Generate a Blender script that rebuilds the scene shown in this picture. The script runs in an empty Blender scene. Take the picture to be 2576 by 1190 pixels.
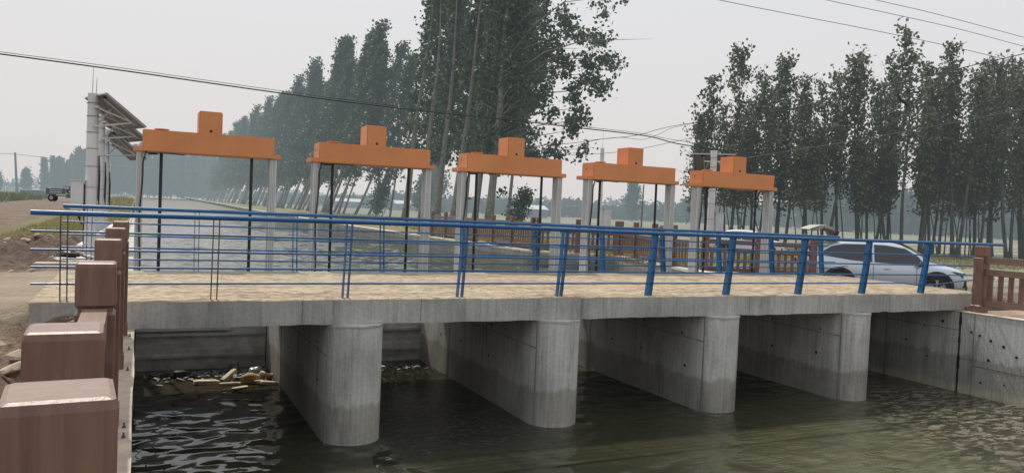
import bpy, bmesh, math, random
import numpy as np
from math import sin, cos, pi, radians, sqrt, exp
from mathutils import Vector, Matrix

random.seed(7)
SC = bpy.context.scene
COL = SC.collection

# ------------------------------------------------------------------ camera
F_PX, W_PX = 2002.2, 2576.0
PAN, PITCH, ROLL = 0.43990, 0.03404, 0.04263
fw = Vector((sin(PAN) * cos(PITCH), cos(PAN) * cos(PITCH), -sin(PITCH)))
rt = Vector((cos(PAN), -sin(PAN), 0.0))
up = rt.cross(fw)
r2 = rt * cos(ROLL) + up * sin(ROLL)
u2 = -rt * sin(ROLL) + up * cos(ROLL)
cam = bpy.data.cameras.new("camera")
cam.lens = F_PX / W_PX * 36.0
cam.sensor_width = 36.0
cam.clip_end = 8000
cam.clip_start = 0.05
cam_o = bpy.data.objects.new("camera", cam)
COL.objects.link(cam_o)
cam_o.matrix_world = Matrix(((r2.x, u2.x, -fw.x, 0.0075), (r2.y, u2.y, -fw.y, 0), (r2.z, u2.z, -fw.z, 0), (0, 0, 0, 1)))
SC.camera = cam_o

SC.view_settings.view_transform = 'Standard'
SC.view_settings.look = 'None'
SC.view_settings.exposure = 0
SC.render.engine = 'CYCLES'
SC.cycles.use_denoising = True
SC.cycles.max_bounces = 6
SC.cycles.diffuse_bounces = 3
SC.cycles.glossy_bounces = 4
SC.cycles.transparent_max_bounces = 6
SC.cycles.caustics_reflective = False
SC.cycles.caustics_refractive = False
SC.cycles.sample_clamp_indirect = 4.0

# ------------------------------------------------------------------ light
SUN_EL, SUN_AZ = radians(59), radians(-10)      # azimuth measured from +Y towards +X
sd = Vector((sin(SUN_AZ) * cos(SUN_EL), cos(SUN_AZ) * cos(SUN_EL), sin(SUN_EL)))
sl = bpy.data.lights.new("sun", 'SUN')
sl.energy = 3.2
sl.angle = radians(1.2)
sl.color = (1.0, 0.93, 0.83)
so = bpy.data.objects.new("sun", sl)
COL.objects.link(so)
so.rotation_euler = sd.to_track_quat('Z', 'Y').to_euler()

world = bpy.data.worlds.new("World")
SC.world = world
world.use_nodes = True
nt = world.node_tree
nt.nodes.clear()
wo = nt.nodes.new('ShaderNodeOutputWorld')
bg1 = nt.nodes.new('ShaderNodeBackground')
bg2 = nt.nodes.new('ShaderNodeBackground')
mx = nt.nodes.new('ShaderNodeMixShader')
sky = nt.nodes.new('ShaderNodeTexSky')
sky.sky_type = 'NISHITA'
sky.sun_disc = False
sky.sun_elevation = SUN_EL
sky.sun_rotation = SUN_AZ
sky.dust_density = 6
sky.air_density = 1.5
bg1.inputs[1].default_value = 0.08
# thick summer haze: the sky is almost uniformly pale grey, a little warmer and brighter low down
tc = nt.nodes.new('ShaderNodeTexCoord')
sx = nt.nodes.new('ShaderNodeSeparateXYZ')
rp = nt.nodes.new('ShaderNodeValToRGB')
nt.links.new(tc.outputs['Generated'], sx.inputs[0])
nt.links.new(sx.outputs['Z'], rp.inputs[0])
rp.color_ramp.elements[0].position = 0.0
rp.color_ramp.elements[0].color = (0.77, 0.735, 0.725, 1)
rp.color_ramp.elements[1].position = 0.45
rp.color_ramp.elements[1].color = (0.79, 0.815, 0.86, 1)
nt.links.new(rp.outputs[0], bg2.inputs[0])
bg2.inputs[1].default_value = 1.05
nt.links.new(sky.outputs[0], bg1.inputs[0])
mx.inputs[0].default_value = 0.88
nt.links.new(bg1.outputs[0], mx.inputs[1])
nt.links.new(bg2.outputs[0], mx.inputs[2])
nt.links.new(mx.outputs[0], wo.inputs[0])

# ------------------------------------------------------------------ materials
def painted_haze_group():
    g = bpy.data.node_groups.new('painted_haze', 'ShaderNodeTree')
    g.interface.new_socket('Shader', in_out='INPUT', socket_type='NodeSocketShader')
    g.interface.new_socket('Shader', in_out='OUTPUT', socket_type='NodeSocketShader')
    n = g.nodes
    gi = n.new('NodeGroupInput'); go = n.new('NodeGroupOutput')
    geo = n.new('ShaderNodeNewGeometry')
    ln = n.new('ShaderNodeVectorMath'); ln.operation = 'LENGTH'
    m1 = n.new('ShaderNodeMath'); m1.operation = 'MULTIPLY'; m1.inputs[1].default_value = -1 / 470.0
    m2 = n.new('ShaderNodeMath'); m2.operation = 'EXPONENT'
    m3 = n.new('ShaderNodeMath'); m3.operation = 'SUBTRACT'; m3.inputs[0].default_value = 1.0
    em = n.new('ShaderNodeEmission'); em.inputs[0].default_value = (0.36, 0.43, 0.46, 1)  # distance haze painted into the surfaces as a grey-blue airlight emission
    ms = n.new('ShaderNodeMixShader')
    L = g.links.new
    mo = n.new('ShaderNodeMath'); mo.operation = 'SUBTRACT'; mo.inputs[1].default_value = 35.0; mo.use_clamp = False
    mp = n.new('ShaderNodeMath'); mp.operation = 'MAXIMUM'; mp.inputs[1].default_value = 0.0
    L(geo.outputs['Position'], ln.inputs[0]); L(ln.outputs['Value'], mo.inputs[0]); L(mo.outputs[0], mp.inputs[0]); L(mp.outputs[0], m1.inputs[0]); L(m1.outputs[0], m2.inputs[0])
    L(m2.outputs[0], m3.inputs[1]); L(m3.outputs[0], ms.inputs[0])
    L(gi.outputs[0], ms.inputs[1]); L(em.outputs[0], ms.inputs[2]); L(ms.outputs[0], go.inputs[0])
    return g
HZ = painted_haze_group()

class Mat:
    """small node-tree builder"""
    def __init__(s, name, base=(.5, .5, .5), rough=.8, metal=0., haze=False, spec=.5):
        s.m = bpy.data.materials.new(name); s.m.use_nodes = True
        s.t = s.m.node_tree; s.n = s.t.nodes; s.p = s.n['Principled BSDF']; s.o = s.n['Material Output']
        s.p.inputs['Base Color'].default_value = (*base, 1); s.p.inputs['Roughness'].default_value = rough
        s.p.inputs['Metallic'].default_value = metal; s.p.inputs['Specular IOR Level'].default_value = spec
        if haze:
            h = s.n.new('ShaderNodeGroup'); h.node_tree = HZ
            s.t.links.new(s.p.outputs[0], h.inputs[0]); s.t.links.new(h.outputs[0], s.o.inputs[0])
    def L(s, a, b): s.t.links.new(a, b)
    def pos(s, scale=(1, 1, 1), rot=(0, 0, 0)):
        g = s.n.new('ShaderNodeNewGeometry'); m = s.n.new('ShaderNodeMapping')
        m.inputs['Scale'].default_value = scale; m.inputs['Rotation'].default_value = rot
        s.L(g.outputs['Position'], m.inputs[0]); return m.outputs[0]
    def obj(s, scale=(1, 1, 1)):
        g = s.n.new('ShaderNodeTexCoord'); m = s.n.new('ShaderNodeMapping'); m.inputs['Scale'].default_value = scale
        s.L(g.outputs['Object'], m.inputs[0]); return m.outputs[0]
    def noise(s, vec, scale=5, detail=5, rough=.55, dist=0.):
        n = s.n.new('ShaderNodeTexNoise'); n.inputs['Scale'].default_value = scale; n.inputs['Detail'].default_value = detail
        n.inputs['Roughness'].default_value = rough; n.inputs['Distortion'].default_value = dist
        s.L(vec, n.inputs['Vector']); return n.outputs['Fac']
    def ramp(s, fac, stops):
        r = s.n.new('ShaderNodeValToRGB'); e = r.color_ramp.elements
        while len(e) < len(stops): e.new(.5)
        for el, (p, c) in zip(e, stops):
            el.position = p; el.color = (*c, 1) if len(c) == 3 else c
        s.L(fac, r.inputs[0]); return r.outputs[0]
    def mix(s, fac, a, b, mode='MIX'):
        m = s.n.new('ShaderNodeMix'); m.data_type = 'RGBA'; m.blend_type = mode
        if isinstance(fac, (int, float)): m.inputs[0].default_value = fac
        else: s.L(fac, m.inputs[0])
        for i, v in ((6, a), (7, b)):
            if isinstance(v, tuple): m.inputs[i].default_value = (*v, 1)
            else: s.L(v, m.inputs[i])
        return m.outputs[2]
    def math(s, op, a, b=None, c=None):
        m = s.n.new('ShaderNodeMath'); m.operation = op
        for i, v in enumerate((a, b, c)):
            if v is None: continue
            if isinstance(v, (int, float)): m.inputs[i].default_value = v
            else: s.L(v, m.inputs[i])
        return m.outputs[0]
    def comp(s, axis='Z', normal=False):
        g = s.n.new('ShaderNodeNewGeometry'); x = s.n.new('ShaderNodeSeparateXYZ')
        s.L(g.outputs['Normal' if normal else 'Position'], x.inputs[0]); return x.outputs[axis]
    def sstep(s, v, lo, hi):
        m = s.n.new('ShaderNodeMapRange'); m.interpolation_type = 'SMOOTHSTEP'
        m.inputs['From Min'].default_value = lo; m.inputs['From Max'].default_value = hi
        s.L(v, m.inputs[0]); return m.outputs[0]
    def color(s, c): s.L(c, s.p.inputs['Base Color']); return s
    def rough(s, c): s.L(c, s.p.inputs['Roughness']); return s
    def bump(s, h, strength=.3, dist=.02):
        b = s.n.new('ShaderNodeBump'); b.inputs['Strength'].default_value = strength; b.inputs['Distance'].default_value = dist
        s.L(h, b.inputs['Height']); s.L(b.outputs[0], s.p.inputs['Normal']); return s

def simple(name, base, rough=.6, metal=0., var=.25, scale=3., haze=False, bump=.1, spec=.5):
    m = Mat(name, base, rough, metal, haze, spec)
    n = m.noise(m.pos(), scale, 6)
    d = tuple(x * (1 - var) for x in base); l = tuple(min(1, x * (1 + var)) for x in base)
    m.color(m.ramp(n, [(.3, d), (.7, l)]))
    if bump: m.bump(m.noise(m.pos(), scale * 9, 4), bump, .01)
    return m.m

def concrete(name, base=(.30, .305, .29), stain_z=None, deck=False, dark=1.0):
    m = Mat(name, base, .85)
    b = base
    n1 = m.noise(m.pos(), .9, 7, .6)
    c = m.ramp(n1, [(.3, tuple(x * .72 for x in b)), (.5, b), (.72, tuple(x * 1.22 for x in b))])
    # vertical form-board lines and rain streaks
    n2 = m.noise(m.pos((22, 22, .35)), 1.0, 3, .6)
    c = m.mix(.5, c, m.ramp(n2, [(.35, (.55, .56, .55)), (.62, (1, 1, 1))]), 'MULTIPLY')
    n3 = m.noise(m.pos((5, 5, .8)), 1.0, 6, .7)
    c = m.mix(.6, c, m.ramp(n3, [(.30, (.45, .46, .45)), (.48, (1, 1, 1))]), 'MULTIPLY')
    n4 = m.noise(m.pos(), 26, 4)
    c = m.mix(.25, c, m.ramp(n4, [(.35, (.5, .5, .5)), (.6, (1, 1, 1))]), 'MULTIPLY')
    if stain_z is not None:
        z = m.comp('Z')
        wob = m.math('MULTIPLY_ADD', m.noise(m.pos((1.1, 1.1, .2)), 2.2, 7, .7), .30, -.15)
        wob = m.math('ADD', wob, m.math('MULTIPLY_ADD', m.noise(m.pos((7, 7, .3)), 1.0, 5, .7), .22, -.11))
        zz = m.math('ADD', z, wob)
        wet = m.sstep(zz, stain_z + .05, stain_z - .03)
        c = m.mix(wet, c, m.mix(1.0, c, (.68, .67, .63), 'MULTIPLY'))
        low = m.sstep(zz, stain_z - .48, stain_z - .62)
        c = m.mix(low, c, m.mix(1.0, c, (1.35, 1.28, 1.12), 'MULTIPLY'))
    if deck:
        nz = m.comp('Z', True)
        s1 = m.noise(m.pos((.35, 2.6, 1)), 1.0, 7, .65)
        s2 = m.noise(m.pos((1.2, 5.0, 1)), 1.6, 6, .7, .6)
        s3 = m.noise(m.pos(), 9, 6, .7)
        sand = m.ramp(s1, [(.25, (.22, .17, .115)), (.40, (.35, .28, .195)), (.52, (.44, .365, .27)), (.62, (.38, .345, .245)), (.8, (.52, .455, .37))])
        sand = m.mix(.7, sand, m.ramp(s2, [(.40, (.45, .37, .29)), (.52, (1, 1, 1))]), 'MULTIPLY')
        sand = m.mix(.8, sand, m.ramp(s3, [(.40, (.42, .34, .27)), (.52, (1.08, 1.07, 1.05))]), 'MULTIPLY')
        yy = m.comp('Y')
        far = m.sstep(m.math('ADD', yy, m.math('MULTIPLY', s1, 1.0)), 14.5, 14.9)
        sand = m.mix(far, sand, (.36, .34, .29))  # greyer far edge: shadow of the gate housings painted into the sand colour
        c = m.mix(m.sstep(nz, .5, .8), c, sand)
    m.color(c)
    m.bump(m.math('ADD', m.math('MULTIPLY', n2, .5), n4), .35, .012)
    return m.m

M = {}
M['pier'] = concrete('pier_concrete', (.62, .605, .56), -2.66)
M['slab'] = concrete('slab_concrete', (.51, .50, .465), None, True)
M['wall'] = concrete('wall_concrete', (.55, .55, .52), -2.48)
M['walltop'] = simple('sandy_coping', (.56, .47, .36), .9, var=.22, scale=4, bump=.4)
M['bankwall'] = concrete('bank_concrete', (.42, .43, .40), -1.85)
M['hole'] = simple('tie_hole_dark', (.03, .03, .03), .9, bump=0)
M['panel'] = (lambda m: (m.color(m.mix(.6, m.ramp(m.noise(m.pos((.6, .6, 7)), 1.3, 6, .6), [(.3, (.42, .41, .39)), (.7, (.74, .72, .68))]),
             m.ramp(m.noise(m.pos(), 5, 5), [(.35, (.5, .5, .5)), (.6, (1, 1, 1))]), 'MULTIPLY')), m.m)[1])(Mat('weathered_steel_panel', (.2, .2, .2), .6))

def wood_mat(name, base, axis='Z', spec=.5, rough=.42):
    m = Mat(name, base, rough, spec=spec)
    sc = {'Z': (9, 9, .5), 'Y': (9, .5, 9), 'X': (.5, 9, 9)}[axis]
    w = m.noise(m.pos(sc), 2.6, 6, .6, 1.2)
    w2 = m.noise(m.pos(tuple(x * 4 for x in sc)), 2.0, 4, .7, .3)
    c = m.ramp(w, [(.3, tuple(x * .72 for x in base)), (.5, base), (.7, tuple(x * 1.25 for x in base))])
    c = m.mix(.3, c, m.ramp(w2, [(.35, (.62, .58, .55)), (.6, (1, 1, 1))]), 'MULTIPLY')
    top_tone = m.noise(m.pos(), 6, 6, .7)
    nz = m.comp('Z', True)
    c = m.mix(m.math('MULTIPLY', m.sstep(nz, .35, .9), .30), c, m.ramp(top_tone, [(.3, (.26, .19, .165)), (.7, (.42, .33, .29))]))  # upward faces mixed part way to a mottled paler brown
    m.color(c); m.bump(m.math('ADD', w, m.math('MULTIPLY', w2, .6)), .25, .006)
    return m.m
BR = (.205, .118, .086)
M['post'] = wood_mat('imitation_wood_post', BR, 'Z')
M['railY'] = wood_mat('imitation_wood_rail', (.23, .15, .11), 'Y')
M['railX'] = wood_mat('imitation_wood_rail_cross', (.17, .11, .085), 'X')

def paint(name, base, rough=.35, dirt=.25, dirtcol=(.35, .3, .22), metal=0., coat=0.):
    m = Mat(name, base, rough, metal)
    n = m.noise(m.pos(), 7, 7, .7)
    n2 = m.noise(m.pos((1, 1, .25)), 14, 5, .6)
    c = m.ramp(m.noise(m.pos(), 1.4, 3), [(.3, tuple(x * .9 for x in base)), (.7, tuple(min(1, x * 1.08) for x in base))])
    c = m.mix(m.math('MULTIPLY', m.ramp(n, [(.5, (0, 0, 0)), (.75, (1, 1, 1))]), dirt), c, dirtcol)
    m.color(c)
    m.rough(m.math('MULTIPLY_ADD', n2, .3, rough - .1))
    m.p.inputs['Coat Weight'].default_value = coat
    return m.m
M['blue'] = paint('blue_rail_paint', (.008, .10, .27), .30, .18, (.18, .2, .24))
M['blue_plate'] = paint('blue_plate_paint', (.012, .125, .30), .45, .28, (.2, .24, .3))
M['rust'] = paint('dusty_blue_steel', (.07, .075, .10), .6, .6, (.2, .15, .1))
M['orange'] = paint('orange_enamel', (.62, .245, .09), .42, .10, (.5, .3, .18))
M['black'] = paint('black_rod', (.012, .014, .016), .35, .1, (.05, .05, .05))
M['rubber'] = simple('black_rubber', (.018, .018, .018), .6, var=.3, bump=0)
M['alu'] = paint('aluminium_post', (.62, .63, .62), .42, .15, (.3, .3, .28), .1)
M['aludark'] = paint('aluminium_groove', (.38, .39, .39), .5, .1, (.2, .2, .2), .1)
M['white'] = paint('white_steel', (.66, .66, .67), .45, .25, (.35, .35, .33))
M['whitebox'] = paint('white_cabinet', (.62, .63, .64), .4, .15, (.4, .4, .4))
M['solar'] = paint('solar_backsheet', (.27, .265, .27), .5, .2, (.2, .2, .2))
M['solarface'] = paint('solar_cells', (.02, .03, .07), .15, .1, (.1, .1, .12))
M['frame'] = paint('panel_frame', (.30, .30, .31), .4, .1, (.3, .3, .3), .3)
M['cable'] = simple('black_cable', (.025, .025, .027), .6, bump=0, haze=True)
M['wire'] = simple('grey_wire', (.16, .16, .17), .6, bump=0, haze=True)
M['woodpole'] = simple('dark_pole', (.05, .045, .04), .9, haze=True, scale=4)
M['plank'] = simple('pale_planks', (.50, .44, .35), .8, haze=True)
M['carpaint'] = (lambda m: (setattr(m.p.inputs['Coat Weight'], 'default_value', .8), m.m)[1])(Mat('silver_blue_paint', (.55, .64, .72), .28, .35))
M['carwhite'] = paint('white_car_paint', (.72, .73, .75), .3, .1, (.6, .6, .6), 0, .6)
M['glass'] = (lambda m: m.m)(Mat('tinted_glass', (.02, .024, .03), .06, 0, spec=.8))
M['windscreen'] = (lambda m: m.m)(Mat('windscreen_glass', (.12, .14, .17), .06, 0, spec=.9))
M['plastic'] = simple('black_trim', (.022, .023, .026), .5, bump=0)
M['rim'] = paint('alloy_rim', (.42, .43, .45), .3, .2, (.1, .1, .1), .8)
M['lamp'] = paint('dark_lamp', (.06, .065, .08), .12, 0, (.1, .1, .1))
M['grey_lining'] = simple('grey_tailgate_lining', (.36, .37, .35), .7, bump=0)
M['trike'] = simple('dark_trike_steel', (.02, .013, .015), .6, haze=True, bump=0)
M['foam'] = simple('dirty_foam', (.62, .54, .40), .8, var=.25, scale=9)
M['sack'] = simple('woven_sack', (.50, .34, .18), .9, var=.3, scale=12)
M['litter'] = simple('grey_litter', (.17, .18, .17), .7, var=.6, scale=14)
M['bottle'] = simple('plastic_bottle', (.30, .38, .36), .25, var=.3)
M['rock'] = simple('dusty_stone', (.36, .29, .22), .95, var=.35, scale=5, bump=.6)
M['cloth'] = simple('dark_teal_cloth', (.05, .075, .08), .8)
M['shed'] = simple('shed_wall', (.18, .20, .23), .8, haze=True)
M['shedroof'] = simple('shed_roof', (.62, .66, .68), .6, haze=True)
M['band'] = simple('faded_band', (.34, .32, .30), .9, haze=True)
M['tank'] = simple('orange_basin', (.72, .26, .08), .5, bump=0)

def bark(name, base):
    m = Mat(name, base, .9, haze=True)
    n = m.noise(m.obj((3, 3, .8)), 3, 7, .65)
    n2 = m.noise(m.obj((1, 1, 1)), 2.2, 4, .6)
    c = m.ramp(n, [(.3, tuple(x * .45 for x in base)), (.5, base), (.75, tuple(x * 1.45 for x in base))])
    c = m.mix(.4, c, m.ramp(n2, [(.3, (.5, .5, .47)), (.6, (1, 1, 1))]), 'MULTIPLY')
    m.color(c); m.bump(n, .5, .04); return m.m
M['bark'] = bark('poplar_bark', (.20, .19, .168))
M['bark2'] = bark('young_poplar_bark', (.085, .088, .072))

def leafmat(name, cols, trans=.35):
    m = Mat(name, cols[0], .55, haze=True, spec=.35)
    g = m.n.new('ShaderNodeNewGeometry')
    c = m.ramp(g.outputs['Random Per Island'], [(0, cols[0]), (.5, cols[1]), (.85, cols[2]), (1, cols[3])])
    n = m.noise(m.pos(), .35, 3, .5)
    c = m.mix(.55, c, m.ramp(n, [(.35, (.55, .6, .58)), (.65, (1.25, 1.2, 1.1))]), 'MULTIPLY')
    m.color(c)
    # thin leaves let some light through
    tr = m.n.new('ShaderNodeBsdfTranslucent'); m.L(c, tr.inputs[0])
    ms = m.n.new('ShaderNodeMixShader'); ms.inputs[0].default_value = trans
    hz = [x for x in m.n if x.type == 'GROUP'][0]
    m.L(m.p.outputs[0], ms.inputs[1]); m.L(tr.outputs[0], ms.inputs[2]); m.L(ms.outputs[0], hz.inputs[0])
    return m.m
M['leaf'] = leafmat('poplar_leaves', [(.036, .062, .036), (.062, .094, .054), (.10, .13, .075), (.20, .21, .155)])
M['leaf2'] = leafmat('young_poplar_leaves', [(.068, .086, .056), (.11, .13, .082), (.165, .175, .12), (.30, .285, .235)])
M['weed'] = leafmat('weeds', [(.09, .12, .04), (.13, .16, .06), (.20, .20, .09), (.30, .26, .14)])
M['dry'] = leafmat('dry_grass', [(.22, .20, .09), (.30, .26, .13), (.38, .33, .18), (.48, .42, .27)])
M['dist'] = leafmat('distant_foliage', [(.045, .075, .06), (.06, .095, .075), (.075, .11, .085), (.1, .13, .1)])

# ------------------------------------------------------------------ mesh builder
class MB:
    def __init__(s): s.v = []; s.f = []
    def add(s, vs, fs):
        o = len(s.v); s.v += [tuple(v) for v in vs]; s.f += [tuple(i + o for i in f) for f in fs]; return s
    def box(s, a, b, bev=0.):
        (x0, y0, z0), (x1, y1, z1) = a, b
        if bev <= 0:
            return s.add([(x0, y0, z0), (x1, y0, z0), (x1, y1, z0), (x0, y1, z0), (x0, y0, z1), (x1, y0, z1), (x1, y1, z1), (x0, y1, z1)],
                         [(0, 3, 2, 1), (4, 5, 6, 7), (0, 1, 5, 4), (1, 2, 6, 5), (2, 3, 7, 6), (3, 0, 4, 7)])
        bm = bmesh.new(); bmesh.ops.create_cube(bm, size=1)
        for v in bm.verts:
            v.co = Vector(((x0 + x1) / 2 + v.co.x * (x1 - x0), (y0 + y1) / 2 + v.co.y * (y1 - y0), (z0 + z1) / 2 + v.co.z * (z1 - z0)))
        bmesh.ops.bevel(bm, geom=list(bm.edges), offset=bev, segments=2, affect='EDGES')
        bm.verts.ensure_lookup_table(); bm.verts.index_update()
        s.add([v.co[:] for v in bm.verts], [[v.index for v in f.verts] for f in bm.faces]); bm.free(); return s
    def obox(s, c, ax, ay, az):
        """box from centre and three half-axis vectors"""
        c, ax, ay, az = map(Vector, (c, ax, ay, az)); vs = []
        for k in (-1, 1):
            for (i, j) in ((-1, -1), (1, -1), (1, 1), (-1, 1)): vs.append(c + ax * i + ay * j + az * k)
        return s.add(vs, [(0, 3, 2, 1), (4, 5, 6, 7), (0, 1, 5, 4), (1, 2, 6, 5), (2, 3, 7, 6), (3, 0, 4, 7)])
    def bar(s, p, q, w, h, upv=(0, 0, 1)):
        p, q = Vector(p), Vector(q); d = (q - p); L = d.length; d.normalize()
        side = d.cross(Vector(upv)); side.normalize(); u = side.cross(d)
        return s.obox((p + q) / 2, d * L / 2, side * w / 2, u * h / 2)
    def tube(s, pts, r, n=8, cap=True):
        pts = [Vector(p) for p in pts]; R = r if isinstance(r, (list, tuple)) else [r] * len(pts)
        o = len(s.v); prev = None
        for i, p in enumerate(pts):
            d = (pts[min(i + 1, len(pts) - 1)] - pts[max(i - 1, 0)]).normalized()
            a = prev if prev is not None else (Vector((1, 0, 0)) if abs(d.x) < .9 else Vector((0, 1, 0)))
            a = (a - d * a.dot(d)).normalized(); b = d.cross(a); prev = a
            for k in range(n):
                t = 2 * pi * k / n; s.v.append(tuple(p + (a * cos(t) + b * sin(t)) * R[i]))
        for i in range(len(pts) - 1):
            for k in range(n):
                s.f.append((o + i * n + k, o + i * n + (k + 1) % n, o + (i + 1) * n + (k + 1) % n, o + (i + 1) * n + k))
        if cap:
            s.f.append(tuple(o + k for k in range(n - 1, -1, -1))); e = o + (len(pts) - 1) * n; s.f.append(tuple(e + k for k in range(n)))
        return s
    def lathe(s, c, axis, prof, n=24):
        """prof: list of (distance along axis, radius)"""
        c = Vector(c); ax = Vector(axis).normalized(); a = ax.orthogonal().normalized(); b = ax.cross(a); o = len(s.v)
        for (h, r) in prof:
            for k in range(n):
                t = 2 * pi * k / n; s.v.append(tuple(c + ax * h + (a * cos(t) + b * sin(t)) * r))
        for i in range(len(prof) - 1):
            for k in range(n): s.f.append((o + i * n + k, o + i * n + (k + 1) % n, o + (i + 1) * n + (k + 1) % n, o + (i + 1) * n + k))
        s.f.append(tuple(o + k for k in range(n - 1, -1, -1))); e = o + (len(prof) - 1) * n; s.f.append(tuple(e + k for k in range(n)))
        return s
    def prism(s, poly, z0, z1):
        n = len(poly)
        return s.add([(x, y, z0) for x, y in poly] + [(x, y, z1) for x, y in poly],
                     [tuple(range(n - 1, -1, -1)), tuple(range(n, 2 * n))] + [(i, (i + 1) % n, n + (i + 1) % n, n + i) for i in range(n)])
    def build(s, name, mat, parent=None, smooth=False, loc=None):
        me = bpy.data.meshes.new(name); me.from_pydata(s.v, [], s.f); me.validate(); me.update()
        bm = bmesh.new(); bm.from_mesh(me); bmesh.ops.recalc_face_normals(bm, faces=bm.faces); bm.to_mesh(me); bm.free()
        for mm in (mat if isinstance(mat, (list, tuple)) else [mat]): me.materials.append(mm)
        if smooth:
            for p in me.polygons: p.use_smooth = True
            if smooth != 'all': me.set_sharp_from_angle(angle=radians(40))
        o = bpy.data.objects.new(name, me); COL.objects.link(o)
        if parent: o.parent = parent
        if loc: o.location = loc
        return o

def thing(name, label, cat, loc=(0, 0, 0), rz=0, group=None):
    o = bpy.data.objects.new(name, None); COL.objects.link(o); o.location = loc; o.rotation_euler = (0, 0, rz)
    o.empty_display_size = .2
    return tag(o, label, cat, group)
def tag(o, label=None, cat=None, group=None, kind=None):
    if label: o['label'] = label
    if cat: o['category'] = cat
    if group: o['group'] = group
    if kind: o['kind'] = kind
    return o
def copy_tree(o, parent=None):
    c = o.copy(); COL.objects.link(c)
    if parent: c.parent = parent
    for ch in list(o.children): copy_tree(ch, c)
    return c
def sm(a, b, x):
    t = max(0., min(1., (x - a) / (b - a))); return t * t * (3 - 2 * t)
def lerp_tab(tab, x):
    if x <= tab[0][0]: return tab[0][1]
    for (a, b), (c, d) in zip(tab, tab[1:]):
        if x <= c: return b + (d - b) * (x - a) / (c - a)
    return tab[-1][1]

from mathutils import noise as mn
def fbm(x, y, s, o=4, seed=0.):
    return mn.fractal(Vector((x * s + seed, y * s - seed, seed)), .6, 2.0, o)

# ------------------------------------------------------------------ layout numbers (metres, eye at the origin)
ZD, TH = -1.273, .333           # deck top, slab thickness
ZB = ZD - TH                    # slab underside = wall top
YN, YF = 10.365, 14.56          # near and far edge of the deck
ZW, ZU = -3.178, -2.15          # water below and above the gates
OPEN, PW = 2.278, .788
PITCHX = OPEN + PW
XR = 5 * OPEN + 4 * PW          # right abutment face
WALL = [(-40, XR), (15.5, XR), (19, 14.8), (25.3, 16.2), (27.8, 13.8), (40, 13.4), (58, 13.1), (106, 14.1), (186, 17.0), (618, 28.5), (640, 29)]
def wallx(y): return lerp_tab(WALL, y)

# ------------------------------------------------------------------ ground
def zl(x, y):                                                  # left bank
    n = fbm(x, y, 1.3, 5, 3.1); n2 = fbm(x, y, .35, 3, 8.2); n3 = fbm(x, y, 4.5, 3, 1.7)
    near = sm(-17, -9, -abs(y - 4) - 5) if False else 1 - sm(8.8, 11.0, y)
    z = -1.33 + .02 * n2
    z -= .30 * near                                             # spoil below the deck level beside the near fence
    hole = exp(-((x + 1.7) / .9) ** 2 - ((y - 10.0) / .55) ** 2)
    z -= .48 * hole
    rub = sm(.6, 1.6, -x) * (1 - sm(2.6, 5.0, -x)) * sm(14.6, 16.5, y) * (1 - sm(22, 27, y)) + near * sm(.3, .8, -x) * .9
    z += rub * (.20 * n + .12 * n3) + near * .12 * n3
    z += .035 * n * (1 - sm(25, 45, y))
    mound = exp(-((x + 1.6) / 1.6) ** 2) * sm(50, 66, y) * (1 - sm(100, 125, y))
    z += .45 * mound + .1 * sm(60, 110, y) * (1 - sm(200, 300, y))
    return z
def zr(x, y):                                                  # right bank
    w = wallx(y); n = fbm(x, y, .8, 4, 5.5)
    top = ZB - .012
    app = sm(10.3, 10.5, y) * (1 - sm(14.5, 15.3, y))           # sandy run-off from the deck end
    z = top + app * .31 * (1 - sm(15.85, 17.6, x))
    base = -2.19 if y < 45 else -2.3
    z = z + (base - z) * sm(16.6, 19.6, x - max(0., (y - 21)) * .25 if y < 60 else x - 9.75)
    z += .02 * n * sm(w + .6, w + 2.5, x)
    return z

def axis_steps(start, first, grow, end):
    out = [start]; d = first
    while out[-1] < end: out.append(out[-1] + d); d *= grow
    return out
ys = [-14 + i * .5 for i in range(44)] + [8 + i * .14 for i in range(130)]
ys = [-40, -30, -22] + ys
while ys[-1] < 640: ys.append(ys[-1] + max(.3, (ys[-1] - 20) * .035))
ys = sorted(set(ys + [y for y, _ in WALL if 15 < y < 641] + [YN + .06, YN - .06])); ys = [y for y in ys if y <= 640]
xl = [-x for x in axis_steps(.36, .12, 1.035, 3200)]
xr_off = axis_steps(0.30, .16, 1.045, 3200)
gm = MB()
def sheet(xf, zf, xs_n, flip=False):
    o = len(gm.v)
    for y in ys:
        for k in range(xs_n):
            x = xf(k, y); gm.v.append((x, y, zf(x, y)))
    for i in range(len(ys) - 1):
        for k in range(xs_n - 1): gm.f.append((o + i * xs_n + k, o + i * xs_n + k + 1, o + (i + 1) * xs_n + k + 1, o + (i + 1) * xs_n + k))
sheet(lambda k, y: xl[k], zl, len(xl))
sheet(lambda k, y: wallx(y) + xr_off[k], zr, len(xr_off))
gm.add([(-3300, 639.9, -1.35), (3300, 639.9, -2.3), (3300, 7000, -2.3), (-3300, 7000, -1.35)], [(0, 1, 2, 3)])
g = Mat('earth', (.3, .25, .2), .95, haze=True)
P = g.pos()
X, Y = g.comp('X'), g.comp('Y')
dirt = g.ramp(g.noise(P, .9, 8, .65), [(.28, (.105, .068, .044)), (.5, (.20, .143, .098)), (.72, (.30, .228, .162))])
dirt = g.mix(.9, dirt, g.ramp(g.noise(P, 8, 7, .78), [(.38, (.28, .23, .2)), (.54, (1.12, 1.1, 1.08))]), 'MULTIPLY')
spk = g.ramp(g.noise(P, 24, 3, .6), [(.66, (0, 0, 0)), (.72, (1, 1, 1))])
dirt = g.mix(g.math('MULTIPLY', spk, .5), dirt, (.58, .52, .45))
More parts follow.
